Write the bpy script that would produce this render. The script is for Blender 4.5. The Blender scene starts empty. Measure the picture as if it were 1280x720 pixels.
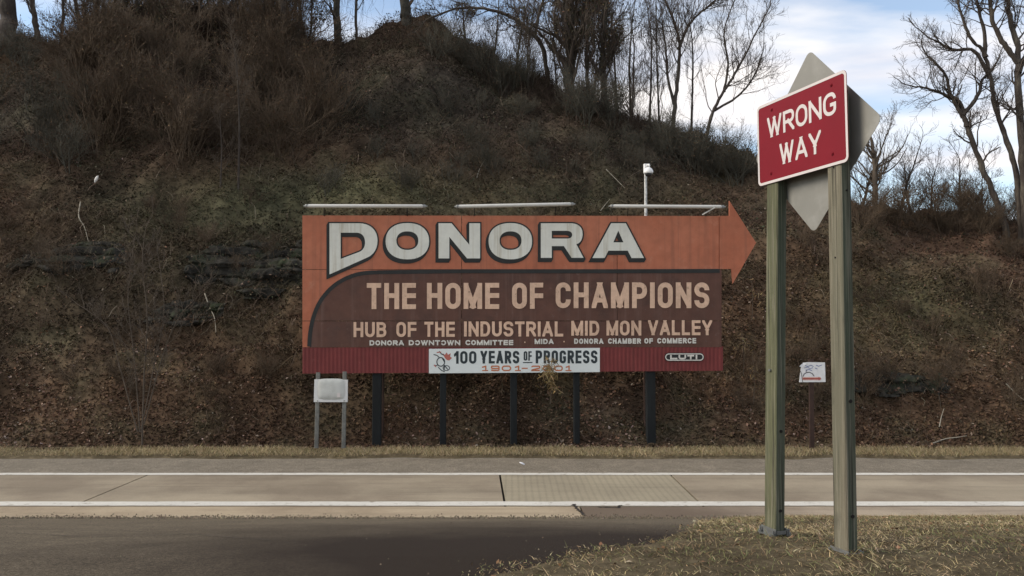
import bpy, math, random
import numpy as np
from mathutils import Vector, Matrix
from mathutils.geometry import tessellate_polygon

SC = bpy.context.scene
COL = SC.collection
# ------------------------------------------------------------------ camera
F = 1000.0                      # focal length in photo pixels (1280 wide)
TH = math.atan(0.045)           # looking slightly up
CAM = np.array([0.0, 0.0, 1.6])
cd = bpy.data.cameras.new('camera'); cam = bpy.data.objects.new('camera', cd); COL.objects.link(cam)
cam.location = CAM; cam.rotation_euler = (math.pi/2 + TH, 0, 0)
cd.sensor_width = 36; cd.lens = 36*F/1280; cd.clip_start = 0.05; cd.clip_end = 5000
SC.camera = cam
# ------------------------------------------------------------------ sky and sun
SUN_EL, SUN_ROT = math.radians(34), math.radians(266)
w = bpy.data.worlds.new('World'); SC.world = w; w.use_nodes = True
nt = w.node_tree; nt.nodes.clear()
def N(nt, t, **k):
    n = nt.nodes.new(t)
    for a, b in k.items():
        if a.startswith('i_'):
            n.inputs[a[2:].replace('_', ' ')].default_value = b
        else: setattr(n, a, b)
    return n
L = nt.links.new
out = N(nt, 'ShaderNodeOutputWorld'); bg = N(nt, 'ShaderNodeBackground'); bg.inputs['Strength'].default_value = 0.10
sky = N(nt, 'ShaderNodeTexSky', sky_type='NISHITA', sun_disc=False, sun_elevation=SUN_EL, sun_rotation=SUN_ROT)
sky.air_density = 1.0; sky.dust_density = 0.6; sky.ozone_density = 1.5
tc = N(nt, 'ShaderNodeTexCoord'); sep = N(nt, 'ShaderNodeSeparateXYZ'); L(tc.outputs['Generated'], sep.inputs[0])
zm = N(nt, 'ShaderNodeMath', operation='MAXIMUM'); L(sep.outputs['Z'], zm.inputs[0]); zm.inputs[1].default_value = 0.0
za = N(nt, 'ShaderNodeMath', operation='ADD'); L(zm.outputs[0], za.inputs[0]); za.inputs[1].default_value = 0.16
dx = N(nt, 'ShaderNodeMath', operation='DIVIDE'); L(sep.outputs['X'], dx.inputs[0]); L(za.outputs[0], dx.inputs[1])
dy = N(nt, 'ShaderNodeMath', operation='DIVIDE'); L(sep.outputs['Y'], dy.inputs[0]); L(za.outputs[0], dy.inputs[1])
cb = N(nt, 'ShaderNodeCombineXYZ'); L(dx.outputs[0], cb.inputs[0]); L(dy.outputs[0], cb.inputs[1])
mp = N(nt, 'ShaderNodeMapping'); L(cb.outputs[0], mp.inputs[0]); mp.inputs['Location'].default_value = (3.1, 1.7, 0)
mp.inputs['Rotation'].default_value = (0, 0, math.radians(-24)); mp.inputs['Scale'].default_value = (0.75, 1.25, 1)
n1 = N(nt, 'ShaderNodeTexNoise'); L(mp.outputs[0], n1.inputs['Vector'])
n1.inputs['Scale'].default_value = 1.25; n1.inputs['Detail'].default_value = 7; n1.inputs['Roughness'].default_value = 0.52; n1.inputs['Distortion'].default_value = 0.35
r1 = N(nt, 'ShaderNodeValToRGB'); L(n1.outputs['Fac'], r1.inputs[0])
r1.color_ramp.elements[0].position = 0.38; r1.color_ramp.elements[0].color = (0.12,)*3 + (1,)
r1.color_ramp.elements[1].position = 0.60; r1.color_ramp.elements[1].color = (1,)*3 + (1,)
n2 = N(nt, 'ShaderNodeTexNoise'); L(mp.outputs[0], n2.inputs['Vector'])
n2.inputs['Scale'].default_value = 2.1; n2.inputs['Detail'].default_value = 5; n2.inputs['Roughness'].default_value = 0.5
r2 = N(nt, 'ShaderNodeValToRGB'); L(n2.outputs['Fac'], r2.inputs[0])
r2.color_ramp.elements[0].position = 0.35; r2.color_ramp.elements[0].color = (5.0, 5.0, 5.55, 1)
r2.color_ramp.elements[1].position = 0.62; r2.color_ramp.elements[1].color = (7.4, 7.05, 6.8, 1)
sm = N(nt, 'ShaderNodeMix', data_type='RGBA', blend_type='MULTIPLY'); sm.inputs[0].default_value = 1
L(sky.outputs[0], sm.inputs[6]); sm.inputs[7].default_value = (1.35, 1.35, 1.3, 1)
mx = N(nt, 'ShaderNodeMix', data_type='RGBA'); L(r1.outputs[0], mx.inputs[0]); L(sm.outputs[2], mx.inputs[6]); L(r2.outputs[0], mx.inputs[7])
L(mx.outputs[2], bg.inputs['Color']); L(bg.outputs[0], out.inputs[0])
sd = bpy.data.lights.new('sun', 'SUN'); so = bpy.data.objects.new('sun', sd); COL.objects.link(so)
sd.energy = 1.9; sd.angle = math.radians(30); sd.color = (1.0, 0.90, 0.76)
sdir = Vector((math.sin(SUN_ROT)*math.cos(SUN_EL), math.cos(SUN_ROT)*math.cos(SUN_EL), math.sin(SUN_EL)))
so.rotation_euler = sdir.to_track_quat('Z', 'Y').to_euler(); so.location = (-10, -10, 20)
vs = SC.view_settings; vs.view_transform = 'Standard'; vs.look = 'None'; vs.gamma = 1; vs.use_curve_mapping = False; vs.exposure = 0.72

# ------------------------------------------------------------------ geometry helpers
Fv = np.array([0, math.cos(TH), math.sin(TH)]); Uv = np.array([0, -math.sin(TH), math.cos(TH)]); Rv = np.array([1.0, 0, 0])
def ray(px, py): return Fv*F + Rv*(px-640) + Uv*(360-py)
def at(px, py, Y):
    d = ray(px, py); return CAM + d*(Y/d[1])
rng = np.random.default_rng(7)
random.seed(5)
def vhash(ix, iy, seed):
    h = (ix.astype(np.int64)*374761393 + iy.astype(np.int64)*668265263 + seed*974634777) & 0xffffffff
    h = ((h ^ (h >> 13))*1274126177) & 0xffffffff
    return ((h ^ (h >> 16)) & 0xffff)/65535.0
def vnoise(x, y, seed=0):
    ix = np.floor(x); iy = np.floor(y); fx = x-ix; fy = y-iy
    fx = fx*fx*(3-2*fx); fy = fy*fy*(3-2*fy)
    a = vhash(ix, iy, seed); b = vhash(ix+1, iy, seed); c = vhash(ix, iy+1, seed); d = vhash(ix+1, iy+1, seed)
    return a+(b-a)*fx+(c-a)*fy+(a-b-c+d)*fx*fy
def fbm(x, y, seed=0, o=4):
    s = 0; a = .5
    for i in range(o):
        s = s+a*(vnoise(x, y, seed+i*17)-.5); x = x*2.03; y = y*2.03; a *= .5
    return s*2

def link(o, parent=None, kind=None):
    COL.objects.link(o)
    if parent is not None: o.parent = parent
    if kind: o['kind'] = kind
    return o
def W2L(parent, V):
    """world points to the local space of the thing (root)"""
    if parent is None: return V
    m = np.array(parent.matrix_world.inverted()) if '_m' not in parent else np.array(parent['_m']).reshape(4, 4)
    return V@m[:3, :3].T+m[:3, 3]
ROOTM = {}
def thing(name, label, cat, loc, yaw=0, group=None):
    o = bpy.data.objects.new(name, None); COL.objects.link(o)
    o.location = loc; o.rotation_euler = (0, 0, yaw); o.empty_display_size = .2
    o['label'] = label; o['category'] = cat
    if group: o['group'] = group
    ROOTM[o.name] = np.linalg.inv(np.array(Matrix.Translation(loc) @ Matrix.Rotation(yaw, 4, 'Z')))
    return o
def tag(o, label, cat, group=None):
    o['label'] = label; o['category'] = cat
    if group: o['group'] = group
    return o
def rootm(parent):
    p = parent
    while p is not None:
        if p.name in ROOTM: return ROOTM[p.name]
        p = p.parent
    return None
def mesh(name, V, Fs, mat, parent=None, kind=None, col=None, smooth=False, label=None):
    """V world coordinates; Fs a (M,k) array or a list of faces"""
    V = np.asarray(V, dtype=float).reshape(-1, 3)
    m = rootm(parent)
    if m is not None: V = V@m[:3, :3].T+m[:3, 3]
    me = bpy.data.meshes.new(name)
    if isinstance(Fs, np.ndarray):
        M, k = Fs.shape
        me.vertices.add(len(V)); me.vertices.foreach_set('co', V.astype(np.float32).ravel())
        me.loops.add(M*k); me.loops.foreach_set('vertex_index', Fs.astype(np.int32).ravel())
        me.polygons.add(M); me.polygons.foreach_set('loop_start', np.arange(0, M*k, k, dtype=np.int32))
        if smooth: me.polygons.foreach_set('use_smooth', np.ones(M, dtype=bool))
        me.update(calc_edges=True)
    else:
        me.from_pydata([tuple(v) for v in V], [], [tuple(int(i) for i in f) for f in Fs])
        if smooth:
            me.polygons.foreach_set('use_smooth', np.ones(len(me.polygons), dtype=bool))
        me.update()
    if col is not None:
        a = me.color_attributes.new('Col', 'FLOAT_COLOR', 'POINT')
        c = np.ones((len(V), 4), dtype=np.float32); c[:, :3] = col
        a.data.foreach_set('color', c.ravel())
    if mat is not None: me.materials.append(mat)
    o = bpy.data.objects.new(name, me); link(o, parent, kind)
    if label: o['label'] = label
    return o
class MB:
    def __init__(s): s.v = []; s.f = []
    def add(s, V, Fs):
        b = len(s.v); s.v += [tuple(p) for p in V]; s.f += [tuple(b+i for i in f) for f in Fs]; return s
    def box(s, c, ax, ay, az, sx, sy, sz, bev=0):
        c = np.array(c, float); ax, ay, az = [np.array(a, float) for a in (ax, ay, az)]
        hx, hy, hz = sx/2, sy/2, sz/2
        if bev <= 0:
            P = [c+ax*i*hx+ay*j*hy+az*k*hz for i in (-1, 1) for j in (-1, 1) for k in (-1, 1)]
            return s.add(P, [(0, 1, 3, 2), (4, 6, 7, 5), (0, 4, 5, 1), (2, 3, 7, 6), (0, 2, 6, 4), (1, 5, 7, 3)])
        # chamfered prism along az
        o = [(hx-bev, hy), (hx, hy-bev), (hx, -hy+bev), (hx-bev, -hy), (-hx+bev, -hy), (-hx, -hy+bev), (-hx, hy-bev), (-hx+bev, hy)]
        P = [c+ax*a+ay*b+az*k*hz for k in (-1, 1) for a, b in o]
        return s.add(P, [tuple(range(8)), tuple(range(15, 7, -1))]+[(i, 8+i, 8+(i+1) % 8, (i+1) % 8) for i in range(8)])
    def prism(s, poly, org, ax, ay, an, t):
        """flat polygon (a,b) lifted to org+ax*a+ay*b, thickness t along an"""
        P0 = [org+ax*a+ay*b for a, b in poly]; P1 = [p+an*t for p in P0]; n = len(poly)
        tri = tessellate_polygon([[Vector((a, b, 0)) for a, b in poly]])
        s.add(P0+P1, [tuple(x) for x in tri]+[tuple(n+i for i in x) for x in tri]+[(i, (i+1) % n, n+(i+1) % n, n+i) for i in range(n)])
        return s
    def tube(s, pts, rad, k=8, cap=True):
        V, Fc = tube_arrays(pts, rad, k)
        b = len(s.v); s.v += [tuple(p) for p in V]; s.f += [tuple(b+i for i in f) for f in Fc]
        if cap:
            s.f.append(tuple(b+i for i in range(k))); s.f.append(tuple(b+len(V)-k+i for i in range(k)))
        return s
    def ball(s, c, r, sc=(1, 1, 1), nu=12, nv=8, v0=0, v1=math.pi):
        P = []; Fc = []
        for j in range(nv+1):
            t = v0+(v1-v0)*j/nv
            for i in range(nu):
                a = 2*math.pi*i/nu
                P.append((c[0]+r*sc[0]*math.sin(t)*math.cos(a), c[1]+r*sc[1]*math.sin(t)*math.sin(a), c[2]+r*sc[2]*math.cos(t)))
        for j in range(nv):
            for i in range(nu): Fc.append((j*nu+i, j*nu+(i+1) % nu, (j+1)*nu+(i+1) % nu, (j+1)*nu+i))
        return s.add(P, Fc)
    def build(s, name, mat, parent=None, kind=None, smooth=False, label=None):
        return mesh(name, s.v, s.f, mat, parent, kind, smooth=smooth, label=label)
def tube_arrays(pts, rad, k):
    P = np.asarray(pts, float); n = len(P); rad = np.broadcast_to(np.asarray(rad, float), (n,))
    T = np.gradient(P, axis=0); T /= np.linalg.norm(T, axis=1, keepdims=True)+1e-12
    ref = np.array([0.31, 0.77, 0.12]); ref = ref if abs(T[0]@ref) < .8 else np.array([1.0, 0, .1])
    A = np.cross(T, ref); A /= np.linalg.norm(A, axis=1, keepdims=True)+1e-12; B = np.cross(T, A)
    a = 2*np.pi*np.arange(k)/k
    V = P[:, None]+rad[:, None, None]*(A[:, None]*np.cos(a)[None, :, None]+B[:, None]*np.sin(a)[None, :, None])
    i = np.arange(n-1)[:, None]*k; j = np.arange(k)[None]; j2 = (j+1) % k
    Fc = np.stack([i+j, i+j2, i+k+j2, i+k+j], -1).reshape(-1, 4)
    return V.reshape(-1, 3), Fc
def tubes(lines, k):
    """many polylines -> one pair of arrays"""
    VV = []; FF = []; b = 0
    for P, r in lines:
        V, Fc = tube_arrays(P, r, k); VV.append(V); FF.append(Fc+b); b += len(V)
    return np.concatenate(VV), np.concatenate(FF)

# ------------------------------------------------------------------ materials
def pmat(name, col, rough=.85, var=.25, scale=6, scale2=0.8, bump=.15, bscale=None, metal=0, streak=None, col2=None, col2_scale=1.2, col2_lo=.5, col2_hi=.65, spec=.3, attr=False, map_scale=(1, 1, 1), chips=None):
    m = bpy.data.materials.new(name); m.use_nodes = True; t = m.node_tree; l = t.links.new
    b = t.nodes['Principled BSDF']; b.inputs['Roughness'].default_value = rough; b.inputs['Metallic'].default_value = metal
    b.inputs['Specular IOR Level'].default_value = spec
    tc = N(t, 'ShaderNodeTexCoord'); mp = N(t, 'ShaderNodeMapping'); l(tc.outputs['Object'], mp.inputs[0]); mp.inputs['Scale'].default_value = map_scale
    if attr:
        a = N(t, 'ShaderNodeAttribute', attribute_name='Col'); cur = a.outputs['Color']
    else:
        r = N(t, 'ShaderNodeRGB'); r.outputs[0].default_value = (*col, 1); cur = r.outputs[0]
    def noise(sc, det=6, ro=.6, vec=None):
        n = N(t, 'ShaderNodeTexNoise'); n.inputs['Scale'].default_value = sc; n.inputs['Detail'].default_value = det; n.inputs['Roughness'].default_value = ro
        l(vec or mp.outputs[0], n.inputs['Vector']); return n.outputs['Fac']
    def ramp(x, a, b_, lo, hi):
        q = N(t, 'ShaderNodeMapRange'); l(x, q.inputs[0])
        for i, v in enumerate((a, b_, lo, hi)): q.inputs[i+1].default_value = v
        return q.outputs[0]
    def mult(cur, fac):
        q = N(t, 'ShaderNodeMix', data_type='RGBA', blend_type='MULTIPLY'); q.inputs[0].default_value = 1; l(cur, q.inputs[6])
        c = N(t, 'ShaderNodeCombineColor'); [l(fac, c.inputs[i]) for i in range(3)]; l(c.outputs[0], q.inputs[7]); return q.outputs[2]
    def mixc(cur, c2, fac):
        q = N(t, 'ShaderNodeMix', data_type='RGBA'); l(fac, q.inputs[0]); l(cur, q.inputs[6]); q.inputs[7].default_value = (*c2, 1); return q.outputs[2]
    if col2: cur = mixc(cur, col2, ramp(noise(col2_scale, 8, .65), col2_lo, col2_hi, 0, 1))
    if var:
        cur = mult(cur, ramp(noise(scale), .25, .75, 1-var, 1+var)); cur = mult(cur, ramp(noise(scale2, 4), .3, .7, 1-var*.7, 1+var*.7))
    if streak:
        sc, amt, sz, c2 = streak
        ms = N(t, 'ShaderNodeMapping'); l(tc.outputs['Object'], ms.inputs[0]); ms.inputs['Scale'].default_value = (sc, sc, sz)
        cur = mixc(cur, c2, ramp(noise(1, 5, .7, ms.outputs[0]), .52, .78, 0, amt))
    if chips:
        for sc, lo, hi, amt, c2 in chips: cur = mixc(cur, c2, ramp(noise(sc, 9, .75), lo, hi, 0, amt))
    l(cur, b.inputs['Base Color'])
    if bump:
        bp = N(t, 'ShaderNodeBump'); bp.inputs['Strength'].default_value = bump; bp.inputs['Distance'].default_value = .02
        l(noise(bscale or scale*4, 8, .7), bp.inputs['Height']); l(bp.outputs[0], b.inputs['Normal'])
    m['_out'] = 0
    return m, cur, b, t, mixc, mult, ramp, noise, mp, tc
def PM(*a, **k): return pmat(*a, **k)[0]

M = {}
M['orange'] = PM('orange_paint', (.40, .130, .070), .75, .14, 5, .7, .05, streak=(8, .75, .14, (.20, .085, .055)), col2=(.42, .15, .085), col2_scale=.5, col2_lo=.4, col2_hi=.6, chips=[(5, .58, .70, .6, (.16, .07, .045)), (2.2, .56, .72, .5, (.50, .26, .17))])
M['brown'] = PM('brown_paint', (.106, .050, .036), .7, .18, 4, .8, .05, streak=(7, .6, .16, (.17, .11, .09)), col2=(.082, .043, .033), col2_scale=.9, chips=[(6, .58, .70, .5, (.22, .16, .135)), (3, .58, .72, .6, (.045, .03, .027))])
M['redstrip'] = PM('red_corrugated_paint', (.165, .032, .030), .6, .16, 3, .6, .03, streak=(9, .6, .3, (.11, .035, .028)), chips=[(6, .62, .74, .6, (.26, .12, .10))])
M['blackpaint'] = PM('black_paint', (.026, .027, .026), .7, .2, 4, .9, .03)
M['whitepaint'] = PM('weathered_white_paint', (.66, .66, .59), .75, .08, 5, .8, .05, streak=(9, .95, .3, (.36, .30, .19)), chips=[(7, .61, .72, .7, (.25, .22, .18)), (2.5, .58, .75, .5, (.46, .44, .36))])
M['tan'] = PM('tan_letter_paint', (.66, .45, .32), .75, .14, 8, 1.2, .03, streak=(10, .4, .8, (.30, .17, .12)), chips=[(7, .57, .70, .75, (.17, .10, .075))])
M['smallwhite'] = PM('small_white_paint', (.62, .60, .54), .75, .15, 12, 2, 0)
M['banner'] = PM('banner_white', (.68, .72, .70), .5, .04, 3, .8, .02, spec=.4)
M['bannerred'] = PM('banner_orange_print', (.50, .17, .08), .6, .1, 6, 2, 0)
M['emblemred'] = PM('emblem_red_print', (.45, .14, .11), .6, .1, 6, 2, 0)
M['bannerink'] = PM('banner_dark_ink', (.03, .04, .045), .6, .15, 6, 2, 0)
M['darkpost'] = PM('dark_creosote_post', (.011, .013, .0135), .8, .3, 5, 1, .2, map_scale=(3, 3, .4))
M['rustpost'] = PM('rusty_brown_post', (.050, .029, .022), .8, .3, 6, 1, .1)
M['tubewhite'] = PM('lamp_housing_white', (.56, .55, .51), .45, .05, 4, 1, 0, streak=(6, .4, 6, (.5, .45, .36)))
M['tubecap'] = PM('lamp_end_cap', (.30, .30, .28), .5, .2, 10, 2, 0)
M['alu'] = PM('bare_aluminium_back', (.24, .235, .21), .55, .10, 3, 1.2, .02, metal=.35, spec=.5, col2=(.28, .275, .25), col2_scale=3)
M['galv'] = PM('galvanised_steel', (.20, .205, .20), .5, .2, 14, 3, .05, metal=.5)
M['greypost'] = PM('grey_steel_post', (.17, .17, .155), .6, .2, 8, 2, .05, metal=.3)
M['boxwhite'] = PM('white_sign_frame', (.66, .66, .64), .5, .05, 5, 1, 0)
M['boxpanel'] = PM('dull_white_panel', (.52, .53, .50), .5, .08, 4, 1.5, 0, col2=(.42, .43, .40), col2_scale=3)
M['camwhite'] = PM('camera_white_plastic', (.78, .78, .76), .4, .04, 5, 1, 0)
M['camdark'] = PM('camera_smoked_dome', (.02, .02, .022), .15, 0, 5, 1, 0, spec=.6)
M['red'] = PM('red_sign_sheeting', (.185, .0045, .0135), .6, .06, 3, 1.5, .01, bscale=400, spec=.22)
M['signwhite'] = PM('white_sign_sheeting', (.60, .55, .53), .45, .05, 5, 1, 0, spec=.5)
M['pole'] = PM('galvanised_camera_pole', (.50, .50, .48), .5, .3, 12, 6, .05, metal=.2)
M['paper'] = PM('white_paper', (.70, .70, .70), .8, .08, 12, 3, .1, spec=.1)
M['inkblue'] = PM('faded_blue_ink', (.12, .16, .33), .8, .2, 20, 5, 0)
M['inkblack'] = PM('faded_black_ink', (.04, .035, .04), .8, .2, 20, 5, 0)
M['pinkband'] = PM('faded_pink_band', (.62, .38, .33), .8, .1, 20, 5, 0)
M['inkred'] = PM('faded_red_ink', (.33, .09, .07), .8, .2, 20, 5, 0)
M['bark'] = PM('bark', (.062, .050, .042), .9, .35, 8, 1, .5, map_scale=(2, 2, .5), col2=(.09, .078, .06), col2_scale=2)
M['barkfine'] = PM('twig_bark', (.085, .068, .056), .9, .2, 3, .5, 0)
M['barkred'] = PM('brown_twig_bark', (.092, .072, .054), .9, .2, 3, .5, 0)
M['barkvine'] = PM('vine_wrapped_bark', (.050, .046, .036), .9, .4, 9, 1, .6)
M['leafmix'] = PM('foliage_and_stems', (1, 1, 1), .9, .15, 3, .6, 0, attr=True, spec=.1)
M['plastic'] = PM('crumpled_white_plastic', (.72, .70, .66), .5, .05, 10, 3, .3)
# ---- hillside soil
M['soil'] = PM('hillside_soil', (1, 1, 1), .95, .5, 5, 1.1, .9, bscale=9, attr=True, spec=.05)
M['rock'] = PM('mossy_rock', (.036, .034, .029), .95, .5, 5, .9, 1.0, bscale=9, col2=(.030, .036, .022), col2_scale=1.5, spec=.05)
# ---- timber post
def checks(cur, t, tc, mixc, ramp, noise):
    """drying cracks, grain lines and grime blotches of an old timber"""
    for sc, lo, hi, amt, c2 in (((42, 42, .55), .57, .64, .8, (.035, .032, .025)), ((70, 70, 1.2), .52, .66, .45, (.30, .27, .21)), ((7, 7, 2.2), .58, .72, .55, (.05, .05, .038))):
        q = N(t, 'ShaderNodeMapping'); t.links.new(tc.outputs['Object'], q.inputs[0]); q.inputs['Scale'].default_value = sc
        cur = mixc(cur, c2, ramp(noise(1.0, 5, .6, q.outputs[0]), lo, hi, 0, amt))
    return cur
def timber():
    m, cur, b, t, mixc, mult, ramp, noise, mp, tc = pmat('treated_timber', (.185, .163, .118), .85, .18, 9, 1.1, .35, bscale=14, map_scale=(9, 9, .55), streak=(26, .75, .5, (.095, .085, .062)), spec=.2)
    q = N(t, 'ShaderNodeMapping'); t.links.new(tc.outputs['Object'], q.inputs[0]); q.inputs['Scale'].default_value = (5, 5, .35)
    c2 = mixc(cur, (.115, .115, .082), ramp(noise(1.0, 4, .6, q.outputs[0]), .45, .65, 0, .7))
    t.links.new(checks(c2, t, tc, mixc, ramp, noise), b.inputs['Base Color']); return m
M['timber'] = timber()
def timber2():
    m, cur, b, t, mixc, mult, ramp, noise, mp, tc = pmat('green_treated_timber', (.112, .114, .066), .85, .18, 9, 1.1, .35, bscale=14, map_scale=(9, 9, .55), streak=(26, .7, .5, (.07, .072, .05)), spec=.2)
    t.links.new(checks(cur, t, tc, mixc, ramp, noise), b.inputs['Base Color']); return m
M['timbergreen'] = timber2()
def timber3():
    m, cur, b, t, mixc, mult, ramp, noise, mp, tc = pmat('green_shaded_timber_edge', (.062, .074, .052), .9, .2, 9, 1.1, .35, bscale=14, map_scale=(9, 9, .55), streak=(26, .6, .5, (.05, .052, .045)), spec=.15, col2=(.105, .10, .075), col2_scale=.8, col2_lo=.5, col2_hi=.7)
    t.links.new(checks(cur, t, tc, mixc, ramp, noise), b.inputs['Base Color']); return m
M['timberedge'] = timber3()  # greenish end-face timber, darkened in colour to deepen the shaded side
M['hole'] = PM('dark_drill_hole', (.012, .010, .009), .9, 0, 1, 1, 0)
# ---- asphalt of the ramp, with damp dark stains
def asphalt(name, base, stain=None):
    m, cur, b, t, mixc, mult, ramp, noise, mp, tc = pmat(name, base, .9, .16, 60, 1.3, .6, bscale=110, spec=.2)
    cur = mult(cur, ramp(noise(110, 3, .7), .35, .65, .5, 1.55)); cur = mult(cur, ramp(noise(38, 4, .8), .38, .62, .66, 1.4)); cur = mult(cur, ramp(noise(3.5, 6, .75), .3, .7, .78, 1.2))
    # sparse pale chips
    v = N(t, 'ShaderNodeTexVoronoi'); v.inputs['Scale'].default_value = 17; t.links.new(mp.outputs[0], v.inputs['Vector'])
    f = ramp(v.outputs['Distance'], .06, .13, .6, 0); cur = mixc(cur, tuple(c*2.3 for c in base), f)
    if stain:
        cx, cy, rx, ry, rot, c2 = stain
        ms = N(t, 'ShaderNodeMapping', vector_type='TEXTURE'); t.links.new(tc.outputs['Object'], ms.inputs[0])
        ms.inputs['Location'].default_value = (cx, cy, 0); ms.inputs['Rotation'].default_value = (0, 0, rot); ms.inputs['Scale'].default_value = (rx, ry, 30)
        ln = N(t, 'ShaderNodeVectorMath', operation='LENGTH'); t.links.new(ms.outputs[0], ln.inputs[0])
        ad = N(t, 'ShaderNodeMath', operation='MULTIPLY_ADD'); t.links.new(noise(.55, 5, .55), ad.inputs[0]); ad.inputs[1].default_value = .9; t.links.new(ln.outputs['Value'], ad.inputs[2])
        cur = mixc(cur, c2, ramp(ad.outputs[0], .72, 1.45, .97, 0))
    t.links.new(cur, b.inputs['Base Color']); return m
M['asphalt'] = asphalt('ramp_asphalt', (.122, .099, .068), (.0, 5.7, 4.4, 4.4, 0, (.022, .0145, .0095)))
M['asphalt_far'] = asphalt('shoulder_asphalt', (.185, .160, .122))
# ---- concrete
def concrete(name, base, dirty, grooves=False, tracks=False, patch=None):
    m, cur, b, t, mixc, mult, ramp, noise, mp, tc = pmat(name, base, .85, .07, 22, .5, .25, bscale=90, spec=.25, col2=dirty, col2_scale=.45, col2_lo=.42, col2_hi=.62)
    ms = N(t, 'ShaderNodeMapping'); t.links.new(tc.outputs['Object'], ms.inputs[0]); ms.inputs['Scale'].default_value = (.35, 5, 1)
    cur = mixc(cur, tuple(c*.72 for c in dirty), ramp(noise(1, 6, .65, ms.outputs[0]), .5, .8, 0, .75))
    cur = mult(cur, ramp(noise(70, 3, .6), .3, .7, .86, 1.14))
    if tracks:   # darker oil and tyre bands that run with the lane
        sp = N(t, 'ShaderNodeSeparateXYZ'); t.links.new(tc.outputs['Object'], sp.inputs[0])
        w_ = N(t, 'ShaderNodeMath', operation='SINE'); q = N(t, 'ShaderNodeMath', operation='MULTIPLY_ADD'); t.links.new(sp.outputs['Y'], q.inputs[0]); q.inputs[1].default_value = 5.0; q.inputs[2].default_value = 1.2
        t.links.new(q.outputs[0], w_.inputs[0]); cur = mult(cur, ramp(w_.outputs[0], -1, 1, .93, 1.05))
    if grooves:
        wv = N(t, 'ShaderNodeTexWave', wave_type='BANDS', bands_direction='X'); wv.inputs['Scale'].default_value = 2.6; wv.inputs['Distortion'].default_value = .6; wv.inputs['Detail'].default_value = 2
        t.links.new(mp.outputs[0], wv.inputs['Vector']); cur = mult(cur, ramp(wv.outputs['Fac'], 0, .5, .89, 1.02))
    if patch:
        x0, x1, c2 = patch
        sp = N(t, 'ShaderNodeSeparateXYZ'); t.links.new(tc.outputs['Object'], sp.inputs[0])
        q = N(t, 'ShaderNodeMath', operation='MULTIPLY_ADD'); t.links.new(noise(1.6, 5, .6), q.inputs[0]); q.inputs[1].default_value = 1.4; t.links.new(sp.outputs['X'], q.inputs[2])
        cur = mixc(cur, c2, ramp(q.outputs[0], x0, x1, .85, 0))
    t.links.new(cur, b.inputs['Base Color']); return m
M['lane'] = concrete('lane_concrete', (.295, .250, .180), (.210, .172, .124), tracks=True)
M['lane_grooved'] = concrete('grooved_lane_concrete', (.31, .272, .192), (.25, .218, .155), grooves=True)
M['edge'] = concrete('shoulder_concrete', (.37, .30, .205), (.255, .20, .135))
M['edge_brown'] = concrete('stained_shoulder_concrete', (.34, .28, .205), (.22, .175, .13), patch=(3.4, 5.6, (.105, .077, .054)))
M['linepaint'] = PM('white_road_paint', (.56, .54, .48), .7, .1, 30, 1.5, .2, col2=(.27, .235, .18), col2_scale=7, col2_lo=.57, col2_hi=.70)
M['joint'] = PM('tar_joint', (.035, .030, .026), .8, .3, 12, 2, .2)
M['verge'] = PM('verge_soil', (.085, .068, .042), .95, .4, 14, 1.2, .8, bscale=30, col2=(.15, .12, .075), col2_scale=4, spec=.05)
M['ground'] = PM('ground', (.07, .06, .042), .95, .4, .5, .05, .3, spec=.05)

# ------------------------------------------------------------------ levels of the land
ZR = -1.4                                   # road level
def zground(Y):
    Y = np.asarray(Y, float)
    t = np.clip((Y-5.2)/(12.5-5.2), 0, 1)
    return .08+(ZR-.08)*(t**1.15)
def ghit(px, py):
    d = ray(px, py); Y = 6.0
    lo, hi = 1.0, 30.0
    for _ in range(50):
        Y = (lo+hi)/2; z = CAM[2]+d[2]*(Y/d[1])
        if z > (zground(Y) if Y < 12.5 else ZR): lo = Y
        else: hi = Y
    return CAM+d*(Y/d[1])
RP = [(-700, 20, 40), (-200, 30, 39), (0, 44, 38), (80, 46, 38), (125, 12, 38), (200, 6, 38), (330, 12, 38), (400, 52, 37), (455, 50, 36), (480, 32, 36), (505, 24, 36), (540, 24, 36), (580, 50, 36), (640, 82, 35), (700, 104, 34),
      (750, 128, 33.5), (800, 150, 33), (850, 166, 33), (900, 188, 32), (945, 206, 31), (1000, 236, 30), (1065, 258, 30), (1130, 272, 30), (1280, 284, 30), (1600, 290, 30), (2200, 280, 30)]
rpts = np.array([at(*p) for p in RP])
def ridge(X): return np.interp(X, rpts[:, 0], rpts[:, 1]), np.interp(X, rpts[:, 0], rpts[:, 2])
HB = 19.9
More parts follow.
